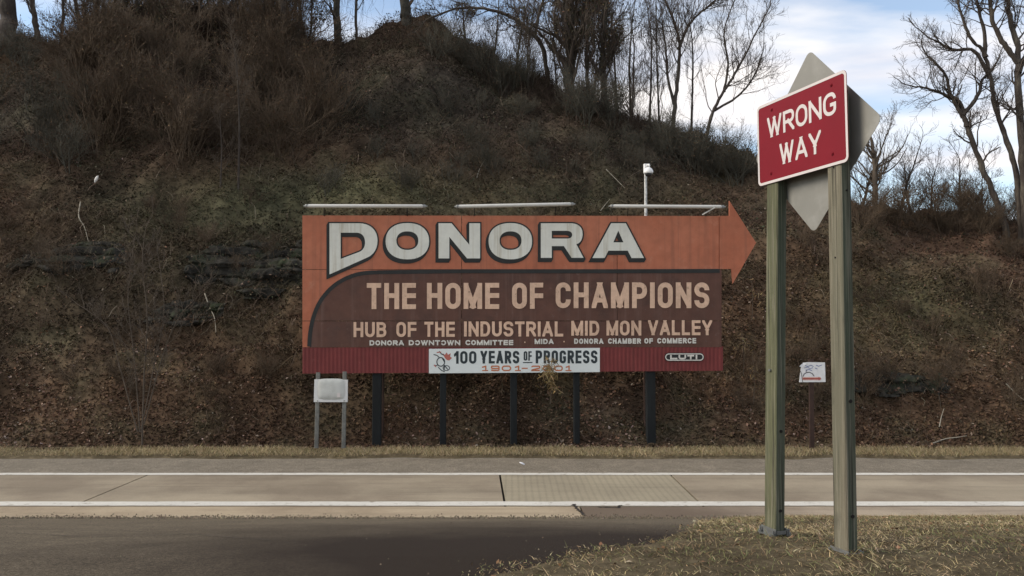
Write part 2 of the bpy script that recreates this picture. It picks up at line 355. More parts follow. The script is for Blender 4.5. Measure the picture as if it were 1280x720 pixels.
def hill(X, Y, detail=True):
    X = np.asarray(X, float); Y = np.asarray(Y, float)
    Yr, Zr = ridge(X)
    HBx = HB+.15*fbm(X*.5, X*0+3, 91)
    t = np.clip((Y-HBx)/(Yr-HBx), 0, 1)
    left = 1/(1+np.exp((X-9)/1.5))
    # steep cut, bench, steep wooded mound
    g1 = np.interp(t, [0, .30, .50, 1.0], [0, .37, .52, 1.0]); g2 = np.interp(t, [0, .5, 1.0], [0, .62, 1.0])
    g = left*g1+(1-left)*g2
    z = ZR+(Zr-ZR)*g
    z = z-np.clip(Y-Yr, 0, None)*.10
    if detail:
        k = np.clip((Y-HBx)/1.5, 0, 1)
        z = z+k*(.9*fbm(X*.28, Y*.28+z*.15, 3)+.45*fbm(X*.9, Y*.9+z*.5, 8)+.20*fbm(X*2.6, Y*2.6+z*1.5, 21))
        # ledges of rock in the lower cut at the left
        kk = np.exp(-((X+6.5)/4.5)**2)*np.clip((Y-20.6)/1.0, 0, 1)*np.clip((25-Y)/1.0, 0, 1)
        st = .85; zz = z+.25*fbm(X*.5, Y*.2, 44); fr = zz/st-np.floor(zz/st)
        z = z+kk*st*(np.clip((fr-.5)*2.4+.5, 0, 1)-fr)*.8
    return z
def hillhit(px, py):
    d = ray(px, py); d = d/d[1]
    Ys = np.linspace(18.5, 45, 900); P = CAM[None]+Ys[:, None]*d[None]
    h = hill(P[:, 0], P[:, 1]); k = np.argmax(P[:, 2] < h) if (P[:, 2] < h).any() else len(Ys)-1
    return P[k]

# ------------------------------------------------------------------ ground sheets
mesh('ground', [(-1500, -1500, -2.1), (1500, -1500, -2.1), (1500, 1500, -2.1), (-1500, 1500, -2.1)], [(0, 1, 2, 3)], M['ground'], kind='structure')
def grid(xs, ys):
    X, Y = np.meshgrid(xs, ys); nx, ny = len(xs), len(ys)
    i = (np.arange(ny-1)[:, None]*nx+np.arange(nx-1)[None]).ravel()
    return X.ravel(), Y.ravel(), np.stack([i, i+1, i+nx+1, i+nx], -1)
# colour of what covers the hill, from place to place
def blob(px, py, sx, sy, c, a): p = hillhit(px, py); return (p[0], p[2], sx, sy, np.array(c), a)
BL = [blob(310, 330, 2.6, 1.3, (.036, .044, .030), .8), blob(80, 320, 2.0, .8, (.040, .046, .034), .7), blob(150, 250, 3.5, 1.5, (.062, .045, .034), .5),
      blob(420, 240, 5.5, 1.1, (.100, .098, .052), .9), blob(700, 245, 5.0, 1.0, (.092, .082, .048), .75), blob(300, 265, 4.0, 1.2, (.080, .082, .048), .7), blob(60, 400, 3.0, 1.5, (.075, .068, .045), .5), blob(560, 120, 6.5, 4.0, (.046, .043, .036), .85), blob(820, 190, 4.5, 1.6, (.062, .056, .046), .7),
      blob(170, 130, 5.5, 3.2, (.062, .046, .036), .8), blob(380, 110, 2.5, 2.4, (.040, .041, .031), .7), blob(40, 130, 2.5, 2.2, (.045, .046, .040), .6), blob(1140, 370, 2.6, 1.4, (.098, .100, .050), .8), blob(1080, 290, 1.5, .6, (.08, .08, .045), .6),
      blob(1200, 330, 4.5, 2.5, (.108, .066, .046), .7), blob(960, 260, 3, 1.2, (.062, .048, .038), .6), blob(760, 500, 2.5, 1.0, (.055, .042, .034), .5)]
def cover(X, Z, Y):
    c = np.tile(np.array([.098, .062, .039]), (len(X), 1))
    n = fbm(X*.35+Y*.1, Z*.5, 61); n2 = fbm(X*.9, Z*1.1+Y*.3, 62)
    for bx, bz, sx, sz, cc, a in BL:
        q = (a*np.exp(-(((X-bx)/sx)**2+((Z-bz)/sz)**2)*(1+.8*n))).clip(0, 1)[:, None]
        c = c*(1-q)+cc*q
    g = np.clip(n2*.9+.05, 0, .45)[:, None]; c = c*(1-g)+np.array([.062, .062, .036])*g
    return c*.95*(1+.6*n+.4*n2)[:, None]
xs = np.concatenate([np.linspace(-300, -45, 25)[:-1], np.linspace(-45, -32, 26)[:-1], np.linspace(-32, 30, 330), np.linspace(30, 60, 30)[1:], np.linspace(60, 300, 20)[1:]])
ys = np.concatenate([np.linspace(18.2, 40, 150), np.linspace(40, 70, 40)[1:], np.linspace(70, 400, 20)[1:]])
X, Y, Fc = grid(xs, ys)
Z = hill(X, Y); Z = np.where(Y < 18.7, ZR-.35, Z); Z = np.where(Y > 70, np.maximum(Z*0+hill(X, np.minimum(Y, 70)), -1), Z)
hs = mesh('hillside', np.stack([X, Y, Z], -1), Fc, M['soil'], kind='structure', col=cover(X, Z, Y)*.88, smooth=True)

# ramp asphalt in front, sloping down to the road
xs = np.linspace(-60, 60, 61); ys = np.concatenate([np.array([-60, -20, 0, 3, 5]), np.linspace(5.4, 12.5, 16)])
X, Y, Fc = grid(xs, ys)
mesh('asphalt_ramp', np.stack([X, Y, zground(Y)], -1), Fc, M['asphalt'], kind='structure', smooth=True)

# grassy verge round the posts
bpix = [(612, 719), (650, 711), (690, 702), (735, 695), (775, 689), (815, 682), (845, 672), (862, 663), (885, 654.5), (925, 650), (990, 648.2), (1090, 647), (1190, 646.2), (1285, 646)]
bw = [tuple(ghit(*p)[:2]) for p in bpix]
vpoly = np.array([(-4.5, -9), (-1.3, 2.2), (-.55, 3.9)]+bw+[(14, 12.42), (40, 12.42), (40, -9)])
def zverge(X, Y): return zground(Y)+.055*np.exp(-(((X-1.95)/.5)**2+((Y-6.0)/.6)**2))
def sdist(X, Y, poly):
    P = np.stack([X, Y], -1); best = np.full(len(X), 1e9); inside = np.zeros(len(X), bool)
    for i in range(len(poly)):
        a = poly[i]; b = poly[(i+1) % len(poly)]; ab = b-a
        t = np.clip(((P-a)@ab)/(ab@ab), 0, 1); best = np.minimum(best, np.linalg.norm(P-a-t[:, None]*ab, axis=1))
        c = ((a[1] > Y) != (b[1] > Y)) & (X < (b[0]-a[0])*(Y-a[1])/(b[1]-a[1]+1e-12)+a[0]); inside ^= c
    return np.where(inside, best, -best)
xs = np.concatenate([np.arange(-5, 12, .07), np.linspace(12, 41, 30)]); ys = np.concatenate([np.linspace(-9, 3.5, 20)[:-1], np.arange(3.5, 12.46, .07)])
X, Y, Fc = grid(xs, ys); s = sdist(X, Y, vpoly)+.10*fbm(X*3, Y*3, 12)
Z = zverge(X, np.minimum(Y, 12.5))+np.clip(s*.5, -.05, .035)+.012*fbm(X*5, Y*5, 31)*(s > .1)
mesh('grass_verge', np.stack([X, Y, Z], -1), Fc, M['verge'], kind='structure', smooth=True)

# road: slabs with open joints
road = mesh('road', [(-80, 12.3, ZR-.09), (80, 12.3, ZR-.09), (80, 18.9, ZR-.09), (-80, 18.9, ZR-.09)], [(0, 1, 2, 3)], M['joint'], kind='structure')
def slab(name, x0, x1, y0, y1, m, z=ZR, skew=0, parent=road, g=.012, th=.075, e0=0., e1=0.):
    b = MB(); P = [(x0+g, y0+g), (x1-g, y0+g), (x1-g+skew+e1, y1-g), (x0+g+skew+e0, y1-g)]
    V = [(a, c, z-th) for a, c in P]+[(a, c, z) for a, c in P]
    b.add(V, [(4, 5, 6, 7), (0, 1, 5, 4), (1, 2, 6, 5), (2, 3, 7, 6), (3, 0, 4, 7)])
    return b.build(name, m, parent)
YN0, YN1, YF0, YF1 = 13.33, 13.68, 16.02, 16.28
lx = [-70, -50, -35.5, -28.4, -21.4, -14.4, -7.25, -.11, 3.16, 10.1, 17.2, 24.3, 31.4, 50, 70]
for i in range(len(lx)-1):
    a, b_ = lx[i], lx[i+1]
    slab('lane_slab', a, b_, YN0-.02, YF1+.02, M['lane_grooved'] if a == -.11 else M['lane'], g=.02 if -.11 in (a, b_) else .014, e0=-.14 if a == -.11 else .0, e1=-.14 if b_ == -.11 else 0)
ex = [-70, -40, -28, -18, -9.1, 1.12, 9, 18, 30, 70]
for i in range(len(ex)-1):
    slab('shoulder_slab', ex[i], ex[i+1], 12.5, YN0-.02, M['edge_brown'] if ex[i] == 1.12 else M['edge'], z=ZR+.002, g=.016)
slab('asphalt_shoulder', -80, 80, YF1+.02, 18.35, M['asphalt_far'], z=ZR-.006)
for y0, y1 in ((YN0, YN1), (YF0, YF1)):
    n = 2400; xx = np.linspace(-60, 60, n); e0 = .022*fbm(xx*3, xx*0, 5); e1 = .022*fbm(xx*3, xx*0+9, 6)
    V = np.concatenate([np.stack([xx, y0+.02+e0, xx*0+ZR+.006], -1), np.stack([xx, y1-.02+e1, xx*0+ZR+.006], -1)])
    i = np.arange(n-1); mesh('edge_line', V, np.stack([i, i+1, n+i+1, n+i], -1), M['linepaint'], road)
# cracks in the concrete, real thin tar lines
def crack(pts, w0, parent=road, z=ZR+.009):
    P = np.array(pts, float); d = np.gradient(P, axis=0); nrm = np.stack([-d[:, 1], d[:, 0]], -1); nrm /= np.linalg.norm(nrm, axis=1, keepdims=True)
    ww = w0*(1+.5*rng.standard_normal(len(P)).clip(-1, 1))[:, None]
    V = np.concatenate([P+nrm*ww, P-nrm*ww]); V = np.concatenate([V, np.full((len(V), 1), z)], 1); n = len(P); i = np.arange(n-1)
    mesh('crack', V, np.stack([i, i+1, n+i+1, n+i], -1), M['joint'], parent)
def cpath(pp, n=14, j=.03):
    pts = [ghit(*p)[:2] for p in pp]; out_ = []
    for a, b_ in zip(pts[:-1], pts[1:]):
        for t in np.linspace(0, 1, n, endpoint=False): out_.append(a+(b_-a)*t+rng.uniform(-j, j, 2))
    return out_+[pts[-1]]
crack(cpath([(717, 631), (722, 637), (731, 644.5)]), .022)
crack(cpath([(747, 634), (772, 635), (776, 632)]), .016)
for pp in ([(20, 667), (120, 672), (230, 668), (340, 676)],):
    c_ = cpath(pp, 10, .02); P = np.array(c_); n = len(P); d = np.gradient(P, axis=0); nn = np.stack([-d[:, 1], d[:, 0]], -1); nn /= np.linalg.norm(nn, axis=1, keepdims=True); ww = .004+.005*rng.uniform(0, 1, (n, 1))
    V = np.concatenate([P+nn*ww, P-nn*ww]); V = np.concatenate([V, (zground(V[:, 1])+.005)[:, None]], 1); i = np.arange(n-1)
    mesh('crack', V, np.stack([i, i+1, n+i+1, n+i], -1), M['joint'], bpy.data.objects['asphalt_ramp'])
# road verge strip under the hill
xs = np.linspace(-70, 70, 600); ys = np.linspace(17.75, 19.3, 14); X, Y, Fc = grid(xs, ys)
e = np.clip((Y-18.05-.22*fbm(X*.8, X*0, 15))*.6, -.06, .05)
mesh('roadside_verge', np.stack([X, Y, ZR+e+.02*fbm(X*3, Y*3, 16)], -1), Fc, M['verge'], kind='structure', smooth=True)

# ------------------------------------------------------------------ grass, litter, brambles: what nobody could count
def ribbons(P, side, wid):
    """P (n,k,3) strand points, side (n,3), wid (n,k) half width"""
    n, k, _ = P.shape
    V = np.stack([P-side[:, None]*wid[..., None], P+side[:, None]*wid[..., None]], 2).reshape(n*k*2, 3)
    b = (np.arange(n)*k*2)[:, None]+np.arange(k-1)[None]*2
    Fc = np.stack([b, b+1, b+3, b+2], -1).reshape(-1, 4)
    return V, Fc
def strands(base, d, Ln, droop, k, w0, r):
    n = len(base); t = np.linspace(0, 1, k)[None, :, None]
    P = base[:, None]+d[:, None]*Ln[:, None, None]*t-np.array([0, 0, 1.])*(droop*Ln)[:, None, None]*t**2
    j = r.standard_normal((n, k, 3))*(.05*Ln)[:, None, None]*t; P = P+j
    a = r.uniform(0, np.pi, n); ref = np.stack([np.cos(a), np.sin(a)*.4, .3*np.sin(a*3)], -1)
    s = np.cross(d, ref); s = np.cross(s, d)*.3+ref; s /= np.linalg.norm(s, axis=1, keepdims=True)
    w = w0[:, None]*np.linspace(1, .25, k)[None]
    return ribbons(P, s, w)
def quads(c, size, r, flat=0.0, aspect=.6):
    n = len(c); a = r.standard_normal((n, 3)); a /= np.linalg.norm(a, axis=1, keepdims=True)
    b = r.standard_normal((n, 3)); b[:, 2] *= 1-flat; a[:, 2] *= 1-flat
    a /= np.linalg.norm(a, axis=1, keepdims=True); b -= a*(a*b).sum(1, keepdims=True); b /= np.linalg.norm(b, axis=1, keepdims=True)
    nn = np.cross(a, b); s = size[:, None]
    # a pointed, slightly folded leaf: 4 corners
    V = np.stack([c-a*s, c+b*s*aspect+nn*s*.15, c+a*s, c-b*s*aspect+nn*s*.2], 1).reshape(-1, 3)
    return V, np.arange(n*4).reshape(n, 4)
def wedge(n, y0, y1, r, s=.85):
    u = r.uniform(-s, s, n); Y = r.uniform(y0, y1, n); return u*Y, Y
def jitcol(c, n, r, v=.35, m=None):
    c = np.broadcast_to(np.asarray(c, float), (n, 3)) if m is None else m
    return np.clip(c*(1+v*r.uniform(-1, 1, (n, 1))), 0, 1)*(1+.08*r.uniform(-1, 1, (n, 3)))
# foreground verge grass
r = np.random.default_rng(11)
n = 150000; X = r.uniform(-1.2, 9.6, n); Y = 3.6+(12.4-3.6)*r.uniform(0, 1, n)**1.25
s = sdist(X, Y, vpoly)+.22*fbm(X*2.2, Y*2.2, 71)+.05*r.standard_normal(n); dens = fbm(X*1.3, Y*1.3, 72)+.35
ok = (s > .0) & (r.uniform(0, 1, n) < np.clip(.45+dens*.9, .15, 1)); X, Y, s = X[ok], Y[ok], s[ok]; n = len(X)
base = np.stack([X, Y, zverge(X, Y)+.03], -1); th = r.uniform(0, 2*np.pi, n); til = r.uniform(.5, 1.6, n)
d = np.stack([np.cos(th)*til, np.sin(th)*til, np.ones(n)*.75], -1); d /= np.linalg.norm(d, axis=1, keepdims=True)
Ln = r.uniform(.03, .095, n)*(1+.6*fbm(X*1.7, Y*1.7, 74))*np.where(s < .1, .8, 1)*(1+1.1*np.clip(fbm(X*2.3, Y*2.3, 78)-.25, 0, 1)*3)
for fx, fy in ((2.0, 6.0), (2.19, 5.2)): Ln = Ln*(1+1.0*np.exp(-(((X-fx)**2+(Y-fy)**2)/.035)))
V, Fc = strands(base, d, Ln, r.uniform(.2, .8, n), 3, r.uniform(.0016, .0034, n), r)
pal = np.array([(.40, .31, .17), (.28, .22, .12), (.44, .35, .21), (.18, .18, .08), (.20, .14, .08)])
pw = np.clip(fbm(X*1.1, Y*1.1, 75)+.42, .08, .9); pi = np.where(r.uniform(0, 1, n) < pw, r.integers(0, 3, n), r.integers(3, 5, n))
o = mesh('verge_grass', V, Fc, M['leafmix'], kind='stuff', col=np.repeat(jitcol(0, n, r, .3, pal[pi]), 6, 0)); tag(o, 'dead straw coloured grass with green patches round the timber posts', 'grass')
n = 900; X = r.uniform(-1, 9, n); Y = r.uniform(3.8, 12.3, n); ok = sdist(X, Y, vpoly) > -.15; X, Y = X[ok], Y[ok]; n = len(X)
V, Fc = quads(np.stack([X, Y, zverge(X, Y)+.05], -1), r.uniform(.010, .026, n), r, .7); pl = np.array([(.22, .13, .07), (.16, .09, .05), (.34, .27, .18)])
o = mesh('fallen_leaves', V, Fc, M['leafmix'], kind='stuff', col=np.repeat(jitcol(0, n, r, .3, pl[r.integers(0, 3, n)]), 4, 0)); tag(o, 'small fallen leaves lying in the grass round the timber posts', 'leaves')
# loose stones along the edge of the asphalt
n = 5200; X = r.uniform(-8, 5, n); Y = 3.8+8.6*r.uniform(0, 1, n)**1.3; s = sdist(X, Y, vpoly); ok = ((s < .12) & (s > -1.1*r.uniform(0, 1, n)**2)) | ((s < 0) & (r.uniform(0, 1, n) < .04)); X, Y = X[ok], Y[ok]; n = len(X)
ne = 9000; Xe = r.uniform(-13, 5.2, ne); X = np.concatenate([X, Xe]); Y = np.concatenate([Y, 12.46+.10*r.standard_normal(ne)+.10*fbm(Xe*1.5, Xe*0, 55)]); n0_ = n; n = len(X)
z_ = r.uniform(.003, .009, n); z_[n0_:] *= 2.2; C_ = np.stack([X, Y, np.maximum(zverge(X, Y), ZR)+z_*.4], -1); tet = np.array([(1, 0, -.5), (-.5, .9, -.5), (-.6, -.8, -.5), (.1, .05, .9)])
a_ = r.uniform(0, 6.28, n); ca_, sa_ = np.cos(a_)[:, None], np.sin(a_)[:, None]
V = np.stack([C_[:, None, 0]+z_[:, None]*(tet[None, :, 0]*ca_-tet[None, :, 1]*sa_), C_[:, None, 1]+z_[:, None]*(tet[None, :, 0]*sa_+tet[None, :, 1]*ca_), C_[:, None, 2]+z_[:, None]*tet[None, :, 2]], -1).reshape(-1, 3)
Fc = (np.arange(n)*4)[:, None, None]+np.array([(0, 1, 3), (1, 2, 3), (2, 0, 3)])[None]
V = V.reshape(-1, 3)
o = mesh('loose_gravel', V, Fc.reshape(-1, 3), M['leafmix'], kind='stuff', col=np.repeat(jitcol((.13, .108, .078), n, r, .6), 4, 0)); tag(o, 'loose grey stones scattered along the edge of the asphalt', 'gravel')
# roadside grass below the hill
n = 70000; X = r.uniform(-17, 17, n); Y = r.uniform(18.0, 19.15, n); h = .5+.9*fbm(X*.9, X*0, 81)+.4*r.uniform(0, 1, n)
ok = Y > 18.12+.25*fbm(X*.8, X*0, 15); X, Y, h = X[ok], Y[ok], h[ok]; n = len(X)
base = np.stack([X, Y, np.full(n, ZR+.02)+np.clip(Y-19.9, 0, 1)*.6], -1); th = r.uniform(0, 2*np.pi, n)
d = np.stack([np.cos(th)*.6, np.sin(th)*.5, np.ones(n)], -1); d /= np.linalg.norm(d, axis=1, keepdims=True)
V, Fc = strands(base, d, np.clip(.05+.085*h, .03, .22)*np.clip(1.25-.0*Y, .3, 2), r.uniform(.1, .7, n), 3, r.uniform(.003, .006, n), r)
pal2 = np.array([(.40, .315, .175), (.30, .235, .13), (.46, .37, .23), (.17, .15, .075)])
o = mesh('roadside_grass', V, Fc, M['leafmix'], kind='stuff', col=np.repeat(jitcol(0, n, r, .3, pal2[r.integers(0, 4, n)]), 6, 0)); tag(o, 'strip of dry yellow grass between the far shoulder and the hill', 'grass')
# leaf litter
n = 230000; X, Y = wedge(n, 18.95, 40, r); q = r.uniform(0, 1, n) < .55; Y2 = r.uniform(19.0, 25.5, n); X = np.where(q, X/Y*Y2, X); Y = np.where(q, Y2, Y); Yr, Zr = ridge(X); ok = Y < Yr+1; X, Y = X[ok], Y[ok]; n = len(X)
Z = hill(X, Y)+r.uniform(0, .05, n); c = cover(X, Z, Y)
low = np.clip(1.2-(Z-ZR)/4.5, .06, 1)*np.clip(.55+1.6*fbm(X*.45, Y*.45, 33), .05, 1)
pal3 = np.array([(.20, .125, .085), (.26, .19, .145), (.15, .085, .052), (.31, .25, .20)])
q = r.uniform(0, 1, n) < .33*low; c = np.where(q[:, None], pal3[r.choice(4, n, p=[.42, .22, .31, .05])], c*1.0)
V, Fc = quads(np.stack([X, Y, Z], -1), r.uniform(.022, .062, n), r, .35)
o = mesh('leaf_litter', V, Fc, M['leafmix'], kind='stuff', col=np.repeat(jitcol(0, n, r, .28, c), 4, 0)); tag(o, 'brown and pinkish fallen leaves covering the hillside', 'leaf litter')
# bramble and vine tangle
n = 135000; X, Y = wedge(n, 19.2, 40, r); q = r.uniform(0, 1, n) < .5; Y2 = r.uniform(19.4, 25.5, n); X = np.where(q, X/Y*Y2, X); Y = np.where(q, Y2, Y); Yr, Zr = ridge(X); ok = (Y < Yr+1.5); X, Y = X[ok], Y[ok]
Z = hill(X, Y); dn = fbm(X*.4, Z*.5, 35); hi = np.clip((Z-3.5)/3, 0, 1)
ok = r.uniform(0, 1, len(X)) < np.clip(.35+dn*1.1+.5*hi, .08, 1); X, Y, Z = X[ok], Y[ok], Z[ok]; n = len(X)
hi = np.clip((Z-4.5)/3, 0, 1); under = (Y < 21.4)
th = r.uniform(0, 2*np.pi, n); d = np.stack([np.cos(th), np.sin(th)*.5-.45, r.uniform(.15, 1.3, n)], -1); d /= np.linalg.norm(d, axis=1, keepdims=True)
Ln = r.uniform(.2, .8, n)*(1+.9*hi)*np.where(under, .55, 1)*(1+1.2*(r.uniform(0, 1, n) < .04))
c = cover(X, Z, Y); mixr = r.uniform(0, 1, (n, 1)); c = c*(1-.6*mixr)+np.array([.125, .090, .066])*.6*mixr; pale = r.uniform(0, 1, n) < .05; c[pale] = (.20, .16, .12)
V, Fc = strands(np.stack([X, Y, Z-.03], -1), d, Ln, r.uniform(.3, 1.1, n), 6, r.uniform(.0045, .0115, n), r)
o = mesh('bramble_tangle', V, Fc, M['leafmix'], kind='stuff', col=np.repeat(jitcol(0, n, r, .35, c), 12, 0)); tag(o, 'tangled brown bramble stems and dead vines over the hillside', 'brambles')
# creeper leaves piled over the upper mound
n = 150000; X, Y = wedge(n, 25.5, 40, r, .8); Yr, Zr = ridge(X); ok = (Y < Yr+.8); X, Y = X[ok], Y[ok]; n = len(X)
lump = np.clip(.35+1.3*fbm(X*.55, Y*.55, 38), .03, 1.3)*np.clip((Y-25.5)/2, 0, 1)*np.clip((12-X)/4, .25, 1)
Z0 = hill(X, Y); Z = Z0+lump*r.uniform(0, 1, n)**.6*.6; c = cover(X, Z0, Y)
g = r.uniform(0, 1, n); c = np.where((g < .14)[:, None], np.array([.046, .052, .032]), c); c = np.where((g > .975)[:, None], np.array([.16, .13, .10]), c)
V, Fc = quads(np.stack([X, Y, Z], -1), r.uniform(.02, .055, n), r, .1)
o = mesh('creeper_leaves', V, Fc, M['leafmix'], kind='stuff', col=np.repeat(jitcol(0, n, r, .28, c), 4, 0)); tag(o, 'dark creeper leaves smothering the upper mound', 'creeper')
# fine thicket standing on the ridge line
TH_ = [(-100, 60, 1.0, 1.0), (60, 95, .25, 1.2), (95, 395, 1.6, 2.2), (400, 470, .35, 1.6), (470, 600, .8, 1.0), (600, 700, 1.6, 1.9), (700, 820, 2.0, 2.6), (810, 960, .7, 1.4), (960, 1065, .4, .8), (1065, 1180, .7, 1.0), (1180, 1400, .9, 1.5)]
VV = []; FF = []; CC = []; b0 = 0
for x0, x1, de, hh in TH_:
    n = int((x1-x0)*de*34); px = r.uniform(x0, x1, n); Xr = np.interp(px, [p[0] for p in RP], rpts[:, 0]); Yr, Zr = ridge(Xr)
    Y = Yr+r.uniform(-2.0, 2.2, n); X = Xr; Z = hill(X, Y); clump = np.clip(.6+1.4*fbm(X*.8, Y*.8, 39), .15, 1.5)
    th = r.uniform(0, 2*np.pi, n); til = r.uniform(.1, 1.0, n)**1.0*(1+1.2*(r.uniform(0, 1, n) < .3)); d = np.stack([np.cos(th)*til, np.sin(th)*til, np.ones(n)], -1); d /= np.linalg.norm(d, axis=1, keepdims=True)
    V, Fc = strands(np.stack([X, Y, Z-.05], -1), d, hh*clump*r.uniform(.3, 1, n), r.uniform(0, .9, n)**1.5, 6, r.uniform(.004, .009, n), r)
    VV.append(V); FF.append(Fc+b0); b0 += len(V); cc = np.array([.060, .044, .034]) if not 700 < x0 < 960 else np.array([.06, .052, .044]); CC.append(np.repeat(jitcol(cc, n, r, .35), 12, 0))
o = mesh('ridge_thicket', np.concatenate(VV), np.concatenate(FF), M['leafmix'], kind='stuff', col=np.concatenate(CC)); tag(o, 'fine bare brushwood standing along the top of the ridge', 'brushwood')

# ------------------------------------------------------------------ rock ledges
def rock(px, py, sx, sz, prot, seed, label):
    """a stepped face of bedrock let into the slope: strata that jut out unevenly"""
    p = hillhit(px, py); nx, nz = int(sx*44), int(sz*56)
    root = thing('rock_outcrop', label, 'rock', (float(p[0]), float(p[1]), float(p[2])), 0, 'dark rock ledges in the hillside')
    ys_ = np.linspace(18.5, 30, 1200)
    gx = np.linspace(-sx, sx, nx); gz = np.linspace(-sz, sz, nz); V = []
    for z in gz:
        for x in gx:
            h = hill(np.full(1, p[0]+x), np.full(1, 20.), False)
            V.append((p[0]+x, 0, p[2]+z))
    V = np.array(V); X_ = V[:, 0]; Z_ = V[:, 2]
    cols = {}
    for i, x in enumerate(gx):
        hz = np.maximum.accumulate(hill(np.full(1200, p[0]+x), ys_)); cols[i] = np.interp(p[2]+gz, hz+np.arange(1200)*1e-7, ys_)
    Yh = np.array([cols[i][j] for j in range(nz) for i in range(nx)])
    u_ = (X_-p[0])/sx; v_ = (Z_-p[2])/sz
    zz = Z_+.10*(X_-p[0])*.4+.18*fbm(X_*.8, Z_*.4, seed); lay = np.floor(zz/.30+.25*fbm(X_*.5+7, X_*0, seed+3)); fr = zz/.30-np.floor(zz/.30)
    step = vhash(lay, np.floor(X_/.9+lay*.37+.3*fbm(X_*2, Z_*2, seed+5)), seed)
    win = 1-np.clip((u_**2+v_**2)**.5+.75*fbm(X_*1.3, Z_*1.9, seed+8), 0, 1.3)
    out_ = np.where(win > .02, prot*(.25+.9*step)*np.clip(win*5, .2, 1)-.10*(fr < .13)+.07*fbm(X_*4, Z_*6, seed+11), -.35)
    V[:, 1] = Yh-out_-.02*(win > 0)
    i = (np.arange(nz-1)[:, None]*nx+np.arange(nx-1)[None]).ravel()
    mesh('rock_face', V, np.stack([i, i+1, i+nx+1, i+nx], -1), M['rock'], root)
    R_ = np.random.default_rng(seed); k_ = R_.integers(0, len(V), int(sx*sz*900)); k_ = k_[(R_.uniform(0, 1, len(k_)) > win[k_]*1.5) | (fr[k_] < .2)]
    P = V[k_]+R_.standard_normal((len(k_), 3))*.05-np.array([0, .03, 0]); pl = np.array([(.13, .085, .058), (.06, .045, .033), (.05, .052, .03), (.20, .15, .11)])
    Vq, Fq = quads(P, R_.uniform(.02, .055, len(P)), R_, .3); o = mesh('clinging_leaves', Vq, Fq, M['leafmix'], root, col=np.repeat(jitcol(0, len(P), R_, .4, pl[R_.choice(4, len(P), p=[.25, .4, .28, .07])]), 4, 0)); o['kind'] = 'stuff'
    n_ = int(sx*sz*120); k_ = R_.integers(0, len(V), n_); d_ = R_.standard_normal((n_, 3))*np.array([1, .3, .6])+np.array([0, -.5, -.5]); d_ /= np.linalg.norm(d_, axis=1, keepdims=True)
    Vq, Fq = strands(V[k_]-np.array([0, .02, 0]), d_, R_.uniform(.2, .8, n_), R_.uniform(.2, .8, n_), 6, R_.uniform(.004, .009, n_), R_); o = mesh('clinging_stems', Vq, Fq, M['leafmix'], root, col=np.repeat(jitcol((.075, .06, .045), n_, R_), 12, 0)); o['kind'] = 'stuff'
rock(318, 335, 2.1, .95, .30, 3, 'large mossy rock ledge just left of the orange billboard')
rock(85, 322, 1.7, .55, .22, 8, 'low dark rock ledge under leaves at the far left of the slope')
rock(232, 390, 1.2, .40, .20, 14, 'small dark rock ledge below the mossy one, above the bare shrub')
rock(1120, 478, 1.3, .35, .22, 19, 'dark split rock in the slope right of the small paper sign')

# ------------------------------------------------------------------ trees
def catmull(P, m=6):
    P = np.array(P, float); Q = np.concatenate([[2*P[0]-P[1]], P, [2*P[-1]-P[-2]]]); out_ = []
    for i in range(1, len(Q)-2):
        for t in np.linspace(0, 1, m, endpoint=False):
            out_.append(.5*((2*Q[i])+(-Q[i-1]+Q[i+1])*t+(2*Q[i-1]-5*Q[i]+4*Q[i+1]-Q[i+2])*t*t+(-Q[i-1]+3*Q[i]-3*Q[i+1]+Q[i+2])*t**3))
    return np.array(out_+[P[-1]])
def grow(store, p, d, Ln, r0, lvl, maxl, R, up=.12, wig=.22, kids=5, ang=.75):
    n = 6 if lvl < maxl else 4
    P = [np.array(p, float)]; dd = np.array(d, float); step = Ln/n; ds = []
    for i in range(n):
        dd = dd+R.standard_normal(3)*wig+np.array([0, 0, up]); dd /= np.linalg.norm(dd); P.append(P[-1]+dd*step); ds.append(dd.copy())
    rad = np.linspace(r0, max(r0*.35, .004), n+1); store[lvl].append((np.array(P), rad))
    if lvl >= maxl: return
    for c in range(R.poisson(kids)+1):
        t = R.uniform(.18, 1.0); i = min(int(t*n), n-1); q = P[i]+(P[i+1]-P[i])*(t*n-i); D = ds[i]
        ax = R.standard_normal(3); ax -= D*(ax@D); ax /= np.linalg.norm(ax); a = ang*R.uniform(.5, 1.25)
        grow(store, q, D*math.cos(a)+ax*math.sin(a), Ln*R.uniform(.35, .65)*(1.15-.5*t), max(r0*(1-.7*t)*.55, .004), lvl+1, maxl, R, up, wig, kids*.85, ang)
